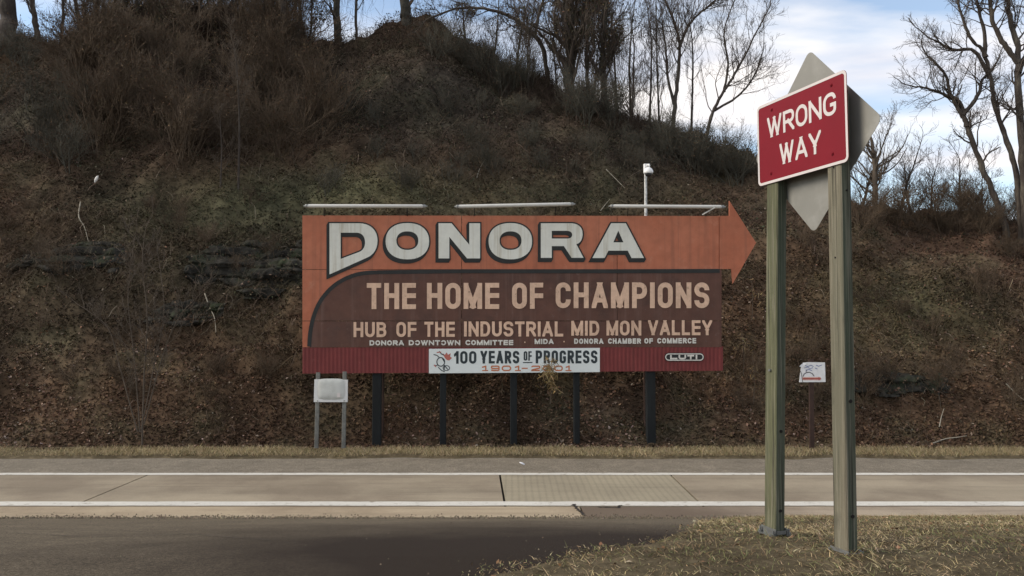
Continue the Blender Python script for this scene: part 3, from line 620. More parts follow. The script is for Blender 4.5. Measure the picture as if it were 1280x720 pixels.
def tree(name, label, paths, Y, r0, r1, nb, bl, seed, mat='bark', tw='barkfine', maxl=3, cat='tree', group=None, up=.12, wig=.2, kids=5, b0=.25, ang=.8, leaves=0, vines=0, ground_it=True):
    R = np.random.default_rng(seed); W = []
    for pa in paths: W.append(catmull([at(p[0], p[1], Y+(p[2] if len(p) > 2 else 0)) for p in pa]))
    base = W[0][0].copy()
    if ground_it:
        zb = float(hill(np.array([base[0]]), np.array([Y]))[0]); W[0] = np.concatenate([[np.array([base[0], Y, min(zb, base[2])-.25])], W[0]]); base = W[0][0]
    root = thing(name, label, cat, (float(base[0]), float(base[1]), float(base[2]+.25)), 0, group)
    store = {i: [] for i in range(maxl+1)}; tr = []
    for k, P in enumerate(W):
        n = len(P); a = r0 if k == 0 else r0*.7; rad = np.linspace(a, r1, n)*(1+.06*R.standard_normal(n)); rad[0] *= 1.25
        P = P+R.standard_normal(P.shape)*a*.12; tr.append((P, rad))
        seg = np.linalg.norm(np.diff(P, axis=0), axis=1); cs = np.concatenate([[0], np.cumsum(seg)]); nbk = nb if k == 0 else int(nb*.7)
        for _ in range(nbk):
            t = R.uniform(b0, 1)**.85; s_ = t*cs[-1]; i = min(np.searchsorted(cs, s_), n-1); i = max(i, 1); D = P[i]-P[i-1]; D /= np.linalg.norm(D)
            ax = R.standard_normal(3); ax[1] *= .7; ax -= D*(ax@D); ax /= np.linalg.norm(ax); aa = ang*R.uniform(.6, 1.2)
            grow(store, P[i], D*math.cos(aa)+ax*math.sin(aa), bl*R.uniform(.5, 1.1)*(1.2-.5*t), max(rad[i]*.38, .006), 1, maxl, R, up, wig, kids, ang)
        grow(store, P[-1], (P[-1]-P[-2])/np.linalg.norm(P[-1]-P[-2]), bl*.8, r1*.9, 1, maxl, R, up, wig, kids, ang)
    V, Fc = tubes(tr, 9); mesh('trunk', V, Fc, M[mat], root, smooth=True)
    VV, FF = tubes(store[1], 5); v2, f2 = tubes(store[2]+(store.get(3) or [])+(store.get(4) or []), 3)
    FF = np.concatenate([FF, f2+len(VV)]); VV = np.concatenate([VV, v2]); mesh('crown', VV, FF, M[tw], root, smooth=True)
    if vines:      # dead vine strings hanging in the crown
        pts = v2[R.integers(0, len(v2), vines)]; d = np.tile(np.array([0, 0, -1.]), (vines, 1))+R.standard_normal((vines, 3))*.22; d /= np.linalg.norm(d, axis=1, keepdims=True)
        V, Fc = strands(pts, d, R.uniform(.4, 2.2, vines), np.zeros(vines), 6, R.uniform(.004, .008, vines), R)
        o = mesh('hanging_vine', V, Fc, M['leafmix'], root, col=np.repeat(jitcol((.07, .055, .043), vines, R), 12, 0)); o['kind'] = 'stuff'
    if leaves:
        pts = v2[R.integers(0, len(v2), leaves)]+R.standard_normal((leaves, 3))*.08
        V, Fc = quads(pts, R.uniform(.03, .06, leaves), R)
        pl = np.array([(.075, .07, .04), (.13, .095, .05), (.10, .06, .04), (.05, .058, .034)])
        o = mesh('dead_leaves', V, Fc, M['leafmix'], root, col=np.repeat(jitcol(0, leaves, R, .3, pl[R.integers(0, 4, leaves)]), 4, 0)); o['kind'] = 'stuff'
    return root
G1 = 'bare trees along the left and middle of the ridge'
tree('bare_tree', 'thick dark trunk at the very top left corner', [[(10, 50), (9, 10), (7, -60)]], 37.5, .42, .3, 5, 3, 1, group=G1, b0=.5, vines=60)
tree('bare_tree', 'slim leaning trunk against the bright gap at top left', [[(47, 45), (42, 15), (36, -40)]], 38, .15, .09, 8, 2.2, 2, group=G1)
tree('bare_tree', 'very thin trunk right of the bright gap at top left', [[(77, 42), (79, 10), (78, -40)]], 38, .09, .05, 10, 1.8, 3, group=G1)
for i, (x, yb, tx, rr, lb) in enumerate([(118, 60, 112, .07, 'thin sapling in the brown thicket, leftmost of its three'), (190, 80, 196, .08, 'thin sapling in the middle of the brown thicket at upper left'), (250, 70, 243, .07, 'thin sapling in the brown thicket, rightmost of its three'),
        (155, 95, 150, .06, 'brown sapling in front of the thicket between its left and middle saplings'), (222, 110, 226, .06, 'brown sapling low in front of the thicket right of its middle sapling'), (325, 100, 330, .08, 'leafy brown sapling left of the straight bare trunk'), (385, 90, 388, .07, 'leafy dark sapling right of the straight bare trunk'), (290, 75, 286, .06, 'brown sapling between the thicket and the leafy one')]):
    tree('bare_sapling', lb, [[(x, yb), ((x+tx)/2+3, 20), (tx, -50)]], (36.5+i*.4 if i < 3 else 34.2+.3*i), rr, .025, 26, 2.0, 10+i, tw='barkred', group='saplings in the thicket', b0=.05, maxl=3, kids=6, leaves=2600, vines=260, cat='tree')
tree('bare_tree', 'straight bare trunk rising from the dark slope above the billboard left end', [[(358, 98), (356, 50), (351, -50)]], 34.5, .19, .15, 10, 2.4, 21, group=G1, b0=.4, leaves=700, vines=160)
tree('bare_tree', 'dark upright trunk left of the small sky gap above the mound', [[(423, 60), (421, 30), (420, -50)]], 37, .19, .15, 14, 2.2, 22, group=G1, b0=.2, leaves=900, vines=140, mat='barkvine')
tree('bare_tree', 'slender trunk standing in the small sky gap beside the mound', [[(446, 55), (445, 25), (447, -50)]], 37, .08, .05, 14, 1.8, 23, group=G1, b0=.2, leaves=500, vines=80)
tree('bare_tree', 'dark trunk at the top of the highest mound', [[(508, 28), (506, 5), (503, -60)]], 36, .26, .2, 12, 2.6, 24, group=G1, b0=.15, leaves=700, vines=200, mat='barkvine')
tree('bare_tree', 'arching bough curving left over the shoulder of the mound', [[(684, 95), (677, 58), (655, 32), (620, 14), (575, 10), (540, 22)], [(668, 45), (676, 10), (690, -30)]], 34.5, .11, .04, 26, 1.8, 25, group=G1, b0=.2, leaves=700, vines=120, up=.03, wig=.3, kids=6)
tree('vine_wrapped_tree', 'thickest dark trunk with hanging vines above the centre of the billboard', [[(711, 112), (713, 60), (711, 10), (713, -60)]], 33.8, .25, .20, 44, 2.4, 26, mat='barkvine', group=G1, b0=.05, leaves=4000, vines=1500)
tree('vine_wrapped_tree', 'second vine wrapped trunk right of the thickest one', [[(757, 130), (753, 80), (757, 20), (760, -50)]], 33.6, .14, .10, 44, 2.0, 27, mat='barkvine', group=G1, b0=.05, leaves=4000, vines=1500)
tree('vine_wrapped_tree', 'slim vine covered trunk between two thicker vine covered ones', [[(736, 122), (733, 70), (738, 0), (736, -50)]], 33.9, .09, .06, 34, 1.8, 29, mat='barkvine', group=G1, b0=.05, leaves=2500, vines=1000)
tree('bare_tree', 'forked bare tree on the ridge left of the leaning one', [[(841, 158), (845, 120), (849, 75), (848, 45), (838, 15), (822, -20)], [(848, 62), (862, 30), (885, 8), (905, -8)], [(843, 130), (835, 100), (832, 60), (828, 30)]], 33, .095, .03, 26, 1.8, 28, group=G1, b0=.15, vines=400, wig=.2)
tree('bare_tree', 'bare tree leaning right over the slope before open sky', [[(882, 172), (893, 135), (912, 103), (930, 72), (948, 35), (963, 8)], [(905, 115), (910, 80), (905, 40), (918, 0)], [(893, 138), (925, 118), (945, 90), (955, 60)]], 32.3, .075, .02, 24, 1.7, 30, group=G1, b0=.15, vines=60, wig=.18)
for i, (x, yb, tx, lb) in enumerate([(790, 150, 786, 'thin sapling right of the vine wrapped trunks'), (812, 155, 808, 'thin sapling left of the forked ridge tree'), (864, 170, 858, 'thin sapling between the forked tree and the leaning tree'), (660, 98, 655, 'thin sapling left of the thickest vine wrapped trunk')]):
    tree('bare_sapling', lb, [[(x, yb), (x+2, 90), ((x+tx)/2+4, 50), (tx, 5)]], 33+i*.2, .055, .012, 20, 1.3, 40+i, group='saplings on the middle ridge', b0=.1, vines=70)
G2 = 'bare trees on the right ridge'
tree('bare_tree', 'crooked bare tree at right spreading its branches toward the road sign', [[(1258, 290), (1243, 245), (1226, 205), (1209, 158), (1200, 140), (1188, 118), (1181, 92), (1160, 70)], [(1209, 158), (1199, 128), (1175, 116), (1150, 108)], [(1203, 145), (1222, 120), (1228, 100), (1240, 88)]], 28.5, .115, .035, 22, 1.5, 51, group=G2, b0=.3, wig=.22, up=.08)
tree('bare_tree', 'tall bare tree with sinuous trunk left of the one at the right edge', [[(1276, 285), (1270, 215), (1256, 170), (1243, 130), (1238, 95), (1229, 65), (1212, 45), (1200, 10), (1195, -30)], [(1232, 72), (1230, 40), (1222, 5), (1218, -30)], [(1238, 98), (1218, 64), (1190, 62), (1168, 50)]], 28.3, .105, .035, 24, 1.6, 52, group=G2, b0=.35, wig=.2, up=.08)
tree('bare_tree', 'stout bare trunk at the right edge of the picture', [[(1284, 290), (1279, 200), (1272, 110), (1272, 60), (1262, 20), (1255, -30)], [(1273, 78), (1255, 55), (1242, 30), (1238, 0)], [(1272, 90), (1290, 50), (1300, 0)]], 28, .15, .06, 20, 1.7, 53, group=G2, b0=.35, wig=.2, up=.08)
tree('broken_tree', 'short broken brown trunk with fine branches right of the red sign', [[(1093, 275), (1094, 230), (1093, 193)]], 30, .11, .085, 26, 2.0, 54, mat='barkred', tw='barkred', group=G2, b0=.1, wig=.16, up=.12, kids=4)
for i, (x, yb, tx, ty, lb) in enumerate([(1122, 285, 1148, 190, 'small bare tree leaning right, just right of the broken trunk'), (1075, 270, 1110, 165, 'small bare tree behind the broken trunk'), (1168, 285, 1166, 222, 'small dark bare tree midway along the right ridge'), (1205, 290, 1200, 205, 'bushy bare tree under the crooked one'), (1232, 290, 1228, 225, 'low bare tree below the sinuous trunk'), (1145, 285, 1132, 225, 'low pale bare tree between the small leaning one and the dark one')]):
    tree('small_bare_tree', lb, [[(x, yb), ((x+tx)/2-3, (yb+ty)/2), (tx, ty)]], 30.5+.3*i, .07, .02, 20, 1.4, 60+i, tw='barkred' if i % 2 else 'barkfine', group=G2, b0=.05, wig=.2, kids=5)
# saplings and shrubs on the slope
tree('slope_sapling', 'thin pale sapling on the dark slope left of the billboard', [[(298, 222), (299, 150), (297, 95), (293, 60)]], hillhit(298, 222)[1]-.2, .04, .015, 14, 1.1, 71, tw='barkred', ground_it=True, b0=.3)
tree('slope_sapling', 'short sapling left of the thin pale one on the slope', [[(276, 220), (277, 185), (275, 150)]], hillhit(276, 222)[1]-.2, .03, .012, 10, .8, 72, tw='barkred', b0=.2)
yb = 19.6
tree('bare_shrub', 'multi stemmed bare shrub on the lower slope at left', [[(178, 545), (180, 470), (184, 400), (178, 330), (182, 285)], [(175, 540), (168, 450), (160, 370), (168, 300)], [(176, 540), (192, 460), (205, 390), (198, 320)], [(180, 530), (205, 440), (225, 395), (248, 370)], [(172, 540), (150, 460), (135, 410), (105, 385)]], yb, .022, .008, 20, .9, 73, tw='barkred', mat='barkred', cat='shrub', b0=.15, wig=.16, kids=3)
# dense leafless brush: a few shrubs built once and copied
def make_brush(seed, h, stems, mat):
    R_ = np.random.default_rng(seed); root = thing('brush_shrub', 'x', 'shrub', (0, 0, 0)); st = {i: [] for i in range(4)}
    for k_ in range(stems):
        a_ = R_.uniform(0, 2*np.pi); d_ = np.array([math.cos(a_)*.45, math.sin(a_)*.35, 1.]); d_ /= np.linalg.norm(d_)
        grow(st, np.array([math.cos(a_)*.12, math.sin(a_)*.12, -.25]), d_, h*R_.uniform(.6, 1.05), .022, 1, 3, R_, .04, .16, 9, .6)
    V, Fc = tubes(st[1], 5); mesh('stem', V, Fc, mat, root, smooth=True); V, Fc = tubes(st[2]+st[3], 3); mesh('twigs', V, Fc, mat, root)['kind'] = 'stuff'
    n_ = 500; pts = V[R_.integers(0, len(V), n_)]; Vq, Fq = quads(pts, R_.uniform(.018, .04, n_), R_); pl = np.array([(.09, .05, .032), (.13, .085, .05), (.06, .05, .03)])
    mesh('dead_leaves', Vq, Fq, M['leafmix'], root, col=np.repeat(jitcol(0, n_, R_, .3, pl[R_.integers(0, 3, n_)]), 4, 0))['kind'] = 'stuff'
    return root
M['brushbark'] = PM('brush_bark', (.092, .066, .044), .9, .3, 2, .5, 0); M['brushgrey'] = PM('grey_brush_bark', (.074, .070, .054), .9, .3, 2, .5, 0)
protos = {'b': [make_brush(200+i, 2.6, 7, M['brushbark']) for i in range(3)], 'g': [make_brush(210+i, 2.4, 7, M['brushgrey']) for i in range(2)]}
R_ = np.random.default_rng(77)
for kind, spots in (('b', [(135, 165, 1.2, 'big brown leafless shrub at the left edge of the upper brush, above the white litter'), (262, 175, 1.2, 'big brown leafless shrub at the middle of the upper left brush'), (1180, 292, .8, 'brown leafless shrub under the dark small tree on the right ridge')]),
                    ('g', [(60, 180, .8, 'grey leafless shrub alone on the dark slope near the left edge'), (900, 200, .75, 'grey leafless shrub at the low end of the mound near the red sign')])):
    for o, (px, py, sc, lab) in zip(protos[kind], spots):
        p = hillhit(px, py); o.location = tuple(float(v) for v in p); o.scale = (sc, sc, sc); o['label'] = lab
def brush_mass(name, kind, pts, sc, label):
    """brush nobody could count: shrubs instanced over the slope by geometry nodes"""
    P = []; 
    for px, py, dy in pts:
        p = hillhit(px, py); y_ = p[1]+dy; x_ = p[0]*y_/p[1]; P.append((x_, y_, float(hill(np.array([x_]), np.array([y_]))[0])-.05))
    n_ = len(P); me = bpy.data.meshes.new(name); me.from_pydata(P, [], []); q_ = sc*R_.uniform(.75, 1.2, n_)
    at_ = me.attributes.new('rot', 'FLOAT_VECTOR', 'POINT'); at_.data.foreach_set('vector', np.stack([R_.uniform(-.12, .12, n_), R_.uniform(-.15, .15, n_), R_.uniform(0, 6.28, n_)], -1).astype(np.float32).ravel())
    at_ = me.attributes.new('scl', 'FLOAT_VECTOR', 'POINT'); at_.data.foreach_set('vector', np.stack([q_*R_.uniform(.9, 1.25, n_), q_, q_], -1).astype(np.float32).ravel())
    at_ = me.attributes.new('pick', 'INT', 'POINT'); at_.data.foreach_set('value', R_.integers(0, len(protos[kind]), n_).astype(np.int32))
    o = bpy.data.objects.new(name, me); link(o, kind='stuff'); tag(o, label, 'brush')
    t = bpy.data.node_groups.new(name, 'GeometryNodeTree'); t.interface.new_socket('Geometry', in_out='INPUT', socket_type='NodeSocketGeometry'); t.interface.new_socket('Geometry', in_out='OUTPUT', socket_type='NodeSocketGeometry')
    l = t.links.new; gi = t.nodes.new('NodeGroupInput'); go = t.nodes.new('NodeGroupOutput'); ip = t.nodes.new('GeometryNodeInstanceOnPoints'); jn = t.nodes.new('GeometryNodeJoinGeometry')
    for root in reversed(protos[kind]):
        j2 = t.nodes.new('GeometryNodeJoinGeometry')
        for ch in root.children: oi = t.nodes.new('GeometryNodeObjectInfo'); oi.transform_space = 'ORIGINAL'; oi.inputs['Object'].default_value = ch; l(oi.outputs['Geometry'], j2.inputs[0])
        g2 = t.nodes.new('GeometryNodeGeometryToInstance'); l(j2.outputs[0], g2.inputs[0]); l(g2.outputs[0], jn.inputs[0])
    def na(nm, ty):
        a_ = t.nodes.new('GeometryNodeInputNamedAttribute'); a_.data_type = ty; a_.inputs['Name'].default_value = nm; return a_.outputs['Attribute']
    l(gi.outputs[0], ip.inputs['Points']); l(jn.outputs[0], ip.inputs['Instance']); ip.inputs['Pick Instance'].default_value = True
    l(na('pick', 'INT'), ip.inputs['Instance Index']); l(na('rot', 'FLOAT_VECTOR'), ip.inputs['Rotation']); l(na('scl', 'FLOAT_VECTOR'), ip.inputs['Scale']); l(ip.outputs[0], go.inputs[0])
    m_ = o.modifiers.new('brush', 'NODES'); m_.node_group = t
U = R_.uniform
brush_mass('upper_brush', 'b', [(U(85, 405), U(30, 205), 0) for _ in range(52)], 1.12, 'dense brown leafless brush covering the upper left slope')
brush_mass('far_left_brush', 'g', [(U(-20, 100), U(60, 220), 0) for _ in range(14)], .75, 'dark grey brush on the slope at the far upper left')
xx = [U(540, 930) for _ in range(26)]
brush_mass('mound_brush', 'g', [(x_, float(np.interp(x_, [540, 700, 800, 930], [60, 125, 165, 215]))+U(0, 30), 0) for x_ in xx], .75, 'grey brush along the sloping shoulder of the mound')
brush_mass('ridge_brush', 'b', [(U(1060, 1290), U(284, 302), U(0, 1.5)) for _ in range(24)], .6, 'brown brush along the top of the right hand ridge')
brush_mass('right_slope_brambles', 'b', [(U(925, 1290), U(300, 520), 0) for _ in range(30)], .38, 'low brown bramble bushes over the right hand slope')
brush_mass('bank_brambles', 'g', [(U(400, 900), U(130, 245), 0) for _ in range(34)], .42, 'low grey brambles on the bank above the billboard')
brush_mass('lower_left_brambles', 'b', [(U(-20, 360), U(240, 540), 0) for _ in range(26)], .34, 'low brown brambles over the lower left slope')
# thin woodland trees behind the crest at the left, seen as a mesh of trunks and twigs
for k_ in range(14):
    x_ = 100+k_*22+R_.uniform(-8, 8); tx = x_+R_.uniform(-14, 14)
    tree('woodland_tree', ['first', 'second', 'third', 'fourth', 'fifth', 'sixth', 'seventh', 'eighth', 'ninth', 'tenth', 'eleventh', 'twelfth', 'thirteenth', 'last'][k_]+' thin bare trunk from the left in the dense woods along the top left crest', [[(x_, 45), ((x_+tx)/2+R_.uniform(-5, 5), 0), (tx, -70)]], 38.6+R_.uniform(0, 2.5), R_.uniform(.07, .15), .05, 16, 2.4, 300+k_, group='woods at the top left', b0=.05, kids=5, vines=160, leaves=500, tw='brushbark', mat='brushgrey')
for k_ in range(10):
    x_ = 585+k_*26+R_.uniform(-8, 8); tx = x_+R_.uniform(-16, 16); yb_ = float(np.interp(x_, [580, 700, 850], [70, 112, 165]))
    tree('wispy_tree', ['first', 'second', 'third', 'fourth', 'fifth', 'sixth', 'seventh', 'eighth', 'ninth', 'last'][k_]+' thin wispy tree from the left behind the sloping shoulder of the mound', [[(x_, yb_), ((x_+tx)/2+R_.uniform(-5, 5), yb_*.5), (tx, R_.uniform(-30, 25))]], 35.5+R_.uniform(0, 2), R_.uniform(.04, .07), .02, 16, 1.7, 330+k_, group='wispy trees behind the mound', b0=.05, kids=5, vines=140, tw='brushbark', mat='brushgrey')

# pale dead sticks lying on the slope
def stick(pp, rr, label, lift=.12):
    P = np.array([hillhit(*p)-np.array([0, lift, -.02]) for p in pp]); P = catmull(P, 5)
    V, Fc = tubes([(P, np.linspace(rr, rr*.4, len(P)))], 6)
    o = mesh('dead_stick', V, Fc, M_stick, smooth=True); ce = P[0]
    me = o.data; co = np.empty(len(me.vertices)*3, np.float32); me.vertices.foreach_get('co', co); co = co.reshape(-1, 3)-ce.astype(np.float32); me.vertices.foreach_set('co', co.ravel()); me.update(); o.location = ce
    tag(o, label, 'stick', 'pale dead sticks on the slope')
M_stick = PM('bleached_stick', (.30, .27, .21), .8, .2, 8, 2, .1)
stick([(103, 254), (101, 272), (108, 285), (113, 303)], .022, 'bent bleached stick hanging on the slope at far left')
stick([(258, 368), (264, 385), (270, 398), (272, 416)], .020, 'bleached stick left of the billboard lower corner')
stick([(596, 224), (600, 212), (607, 200)], .018, 'short pale stick poking up above the middle lamp')
stick([(1254, 480), (1268, 494), (1280, 503)], .02, 'thin straw stick low on the slope at the right edge')
stick([(1171, 534), (1174, 520), (1177, 511)], .015, 'short straw stick near the foot of the right slope')
stick([(1158, 556), (1178, 549), (1192, 547), (1205, 545)], .02, 'pale branch lying at the foot of the right slope')
stick([(750, 265), (757, 256), (762, 250)], .015, 'tiny pale twig behind the left end of the right lamp')
stick([(757, 213), (768, 224), (780, 236)], .02, 'pale twig sloping down left of the white camera')

# ------------------------------------------------------------------ lettering
def rpoly(pts, R, closed=False, n=5):
    pts = [np.array(p[:2], float) for p in pts] if True else pts
    out_ = []; m = len(pts)
    for i, p in enumerate(pts):
        r_ = R[i] if isinstance(R, (list, tuple)) else R
        if (not closed and i in (0, m-1)) or r_ <= 0: out_.append(p); continue
        a = pts[i-1]; c = pts[(i+1) % m]; u = a-p; v = c-p; lu = np.linalg.norm(u); lv = np.linalg.norm(v)
        ra = min(r_, lu*.5 if (closed or i-1 > 0) else lu); rb = min(r_, lv*.5 if (closed or i+1 < m-1) else lv); A = p+u/lu*ra; B = p+v/lv*rb
        for t in np.linspace(0, 1, n+1):
            ca = math.cos(t*math.pi/2); sa = math.sin(t*math.pi/2)
            out_.append(p+(A-p)*(1-sa)+(B-p)*(1-ca))
    res = [out_[0]]
    for q in out_[1:]:
        if np.linalg.norm(q-res[-1]) > 1e-5: res.append(q)
    return res
WID = {'I': .0, 'M': 1.3, 'W': 1.45, '1': .45, 'E': .88, 'F': .85, 'L': .82, '-': .7, 'A': 1.12, 'Y': 1.08, 'V': 1.08, 'T': .95, 'N': 1.05, ' ': .55}
def glyph(ch, w, h):
    R = min(w*.5, h*.5); Rb = min(w*.5, h*.25)
    o = lambda *p: list(p)
    if ch in 'O0': return [(rpoly([(0, 0), (w, 0), (w, h), (0, h)], R, True), True)]
    if ch == 'C': return [(rpoly([(w, .70*h), (w, h), (0, h), (0, 0), (w, 0), (w, .30*h)], [0, min(R, .3*h), R, R, min(R, .3*h), 0]), False)]
    if ch == 'G': return [(rpoly([(w, .72*h), (w, h), (0, h), (0, 0), (w, 0), (w, .45*h), (.55*w, .45*h)], [0, min(R, .28*h), R, R, min(R, .3*h), 0, 0]), False)]
    if ch == 'U': return [(rpoly([(0, h), (0, 0), (w, 0), (w, h)], R), False)]
    if ch == 'D': return [(rpoly([(0, 0), (w, 0), (w, h), (0, h)], [0, min(w*.75, h*.5), min(w*.75, h*.5), 0], True), True)]
    if ch == 'S': return [(rpoly([(w, .74*h), (w, h), (0, h), (0, .52*h), (w, .52*h), (w, 0), (0, 0), (0, .26*h)], Rb), False)]
    if ch == '2': return [(rpoly([(0, .74*h), (0, h), (w, h), (w, .55*h), (0, .12*h), (0, 0), (w, 0)], [0, Rb, Rb, Rb, Rb*.3, 0, 0]), False)]
    if ch == '9': return [(rpoly([(0, .45*h), (w, .45*h), (w, h), (0, h)], Rb, True), True), (rpoly([(w, .7*h), (w, 0), (0, 0), (0, .2*h)], Rb), False)]
    if ch == '1': return [([np.array((w, 0)), np.array((w, h))], False), ([np.array((w, h*.97)), np.array((0, .78*h))], False)]
    if ch == 'I': return [([np.array((0, 0)), np.array((0, h))], False)]
    if ch == '-': return [([np.array((0, .45*h)), np.array((w, .45*h))], False)]
    if ch == 'L': return [(rpoly([(0, h), (0, 0), (w, 0)], 0), False)]
    if ch == 'E': return [(rpoly([(w, h), (0, h), (0, 0), (w, 0)], 0), False), ([np.array((0, .52*h)), np.array((.88*w, .52*h))], False)]
    if ch == 'F': return [(rpoly([(w, h), (0, h), (0, 0)], 0), False), ([np.array((0, .50*h)), np.array((.85*w, .50*h))], False)]
    if ch == 'T': return [([np.array((0, h)), np.array((w, h))], False), ([np.array((w/2, h)), np.array((w/2, 0))], False)]
    if ch == 'H': return [([np.array((0, 0)), np.array((0, h))], False), ([np.array((w, 0)), np.array((w, h))], False), ([np.array((0, .52*h)), np.array((w, .52*h))], False)]
    if ch == 'N': return [([np.array((0, 0)), np.array((0, h))], False), ([np.array((w, 0)), np.array((w, h))], False), ([np.array((0, h)), np.array((w, 0))], False)]
    if ch == 'M': return [([np.array((0, 0)), np.array((0, h))], False), ([np.array((w, 0)), np.array((w, h))], False), ([np.array((0, h)), np.array((w/2, .08*h))], False), ([np.array((w/2, .08*h)), np.array((w, h))], False)]
    if ch == 'W': return [([np.array((0, h)), np.array((w*.26, 0))], False), ([np.array((w*.26, 0)), np.array((w/2, h*.9))], False), ([np.array((w/2, h*.9)), np.array((w*.74, 0))], False), ([np.array((w*.74, 0)), np.array((w, h))], False)]
    if ch == 'A': return [([np.array((0, 0)), np.array((w/2, h))], False), ([np.array((w/2, h)), np.array((w, 0))], False), ([np.array((.2*w, .27*h)), np.array((.8*w, .27*h))], None)]
    if ch == 'V': return [([np.array((0, h)), np.array((w/2, 0))], False), ([np.array((w/2, 0)), np.array((w, h))], False)]
    if ch == 'Y': return [([np.array((0, h)), np.array((w/2, .42*h))], False), ([np.array((w, h)), np.array((w/2, .42*h))], False), ([np.array((w/2, .5*h)), np.array((w/2, 0))], False)]
    if ch == 'P': return [([np.array((0, 0)), np.array((0, h))], False), (rpoly([(0, h), (w, h), (w, .44*h), (0, .44*h)], Rb), False)]
    if ch == 'R': return [([np.array((0, 0)), np.array((0, h))], False), (rpoly([(0, h), (w, h), (w, .46*h), (0, .46*h)], Rb), False), ([np.array((.5*w, .46*h)), np.array((w, 0))], False)]
    if ch == 'B': return [([np.array((0, 0)), np.array((0, h))], False), (rpoly([(0, h), (w*.95, h), (w*.95, .53*h), (0, .53*h)], Rb), False), (rpoly([(0, .53*h), (w, .53*h), (w, 0), (0, 0)], Rb), False)]
    return []
def clipbox(poly, x0, y0, x1, y1):
    for ax, s_, v in ((0, 1, x0), (0, -1, x1), (1, 1, y0), (1, -1, y1)):
        out_ = []
        for i in range(len(poly)):
            a = poly[i-1]; b = poly[i]; da = s_*(a[ax]-v); db = s_*(b[ax]-v)
            if (da >= 0) != (db >= 0): t = da/(da-db); out_.append(a+(b-a)*t)
            if db >= 0: out_.append(b)
        poly = out_
        if len(poly) < 3: return []
    return poly
LETTERS = []        # running count of pieces at the end of each letter of the last word
def text2d(s, x0, x1, y0, y1, sw, swv=None):
    """strokes of a word as convex pieces in 2-D, with a level number; y0 bottom, y1 top"""
    gap = sw*.62; h = y1-y0
    units = sum(WID.get(c, 1) for c in s); fixed = len(s)*sw+(len(s)-1)*gap; u = (x1-x0-fixed)/max(units, 1e-6); res = []; x = x0; LETTERS.clear()
    for ch in s:
        w_ = WID.get(ch, 1)*u
        for k, (pts, closed) in enumerate(glyph(ch, w_, h-sw)):
            hw = sw/2; P = [np.array(p, float)+(x+hw, y0+hw) for p in pts]
            if closed: P = P+[P[0]]
            elif closed is False and ch not in 'CGS29':
                a = P[0]-P[1]; P[0] = P[0]+a/np.linalg.norm(a)*hw*1.6; a = P[-1]-P[-2]; P[-1] = P[-1]+a/np.linalg.norm(a)*hw*1.6
            n = len(P); Lf = []; Rt = []
            for i in range(n):
                if closed and i in (0, n-1): d0 = P[-1]-P[-2]; d1 = P[1]-P[0]
                else: d0 = P[i]-P[max(i-1, 0)] if i > 0 else P[1]-P[0]; d1 = P[min(i+1, n-1)]-P[i] if i < n-1 else d0
                d0 = d0/np.linalg.norm(d0); d1 = d1/np.linalg.norm(d1); n0 = np.array([-d0[1], d0[0]]); n1_ = np.array([-d1[1], d1[0]]); m_ = n0+n1_; m_ = m_/max(m_@m_/2, .25)
                Lf.append(P[i]+m_*hw); Rt.append(P[i]-m_*hw)
            for i in range(n-1):
                q = clipbox([Lf[i], Lf[i+1], Rt[i+1], Rt[i]], x, y0, x+w_+sw, y1)
                if q: res.append((q, k))
        LETTERS.append(len(res)); x += w_+sw+gap
    return res

# ------------------------------------------------------------------ the billboard
BL_ = at(378, 467, 19.5); BR_ = at(903.5, 463.5, 20.0); yawB = math.atan2(BR_[1]-BL_[1], BR_[0]-BL_[0])
bu = np.array([math.cos(yawB), math.sin(yawB), 0]); bv = np.array([0, 0, 1.]); bn = np.array([math.sin(yawB), -math.cos(yawB), 0])  # bn faces the road
def onboard(px, py, off=0):
    d = ray(px, py); org = BL_+bn*off; t = ((org-CAM)@bn)/(d@bn); q = CAM+d*t-org; return np.array([q@bu, q[2]])
bb = thing('billboard', 'long weathered orange and brown town billboard shaped like an arrow pointing right', 'billboard', (float(BL_[0]), float(BL_[1]), ZR), yawB)
def sheet(name, polys, mat, off, parent=bb, lvl=.0006, label=None, side=0.0):
    """polys: list of (2-D convex polygon in photo pixels, level); each a face on the board plane"""
    b = MB()
    for q, k in polys:
        P = [BL_+bu*a[0]+bv*a[1]+bn*(off+k*lvl) for a in [onboard(*p) for p in q]]
        if side:
            Q = [p-bn*side for p in P]; n = len(P); b.add(P+Q, [tuple(range(n))]+[(i, (i+1) % n, n+(i+1) % n, n+i) for i in range(n)])
        else: b.add(P, [tuple(range(len(P)))])
    return b.build(name, mat, parent, label=label)
def panel(name, poly, mat, off, t, parent=bb, label=None):
    P = [onboard(*p) for p in poly]; b = MB(); b.prism([tuple(p) for p in P], BL_+bn*(off-t), bu, bv, bn, t); return b.build(name, mat, parent, label=label)
def fliptext(s, x0, x1, ytop, ybot, sw):
    """text in photo pixels (y downward), returned in photo pixels"""
    return [([(p[0], ybot-(p[1]-0)) for p in q], k) for q, k in text2d(s, x0, x1, 0, ybot-ytop, sw)]
xt = [378, 577, 771.5, 899]
g = .35
def topY(x): return 269.3+(x-378)*.0012
def lowY(x): return 467-(x-378)*.0067
for i in range(3):
    a, b_ = xt[i]+(g if i else 0), xt[i+1]-g
    panel('orange_panel', [(a, topY(a)), (b_, topY(b_)), (b_, 336.5), (a, 336.5)], M['orange'], 0, .05)
panel('arrow_head', [(899+g, 269.8), (911.6, 269.8), (911.6, 251), (945, 303.5), (916.0, 354.5), (914.2, 336.3), (899+g, 336.3)], M['orange'], .004, .05)
rows = [(337.1, 400.8), (401.6, 434)]
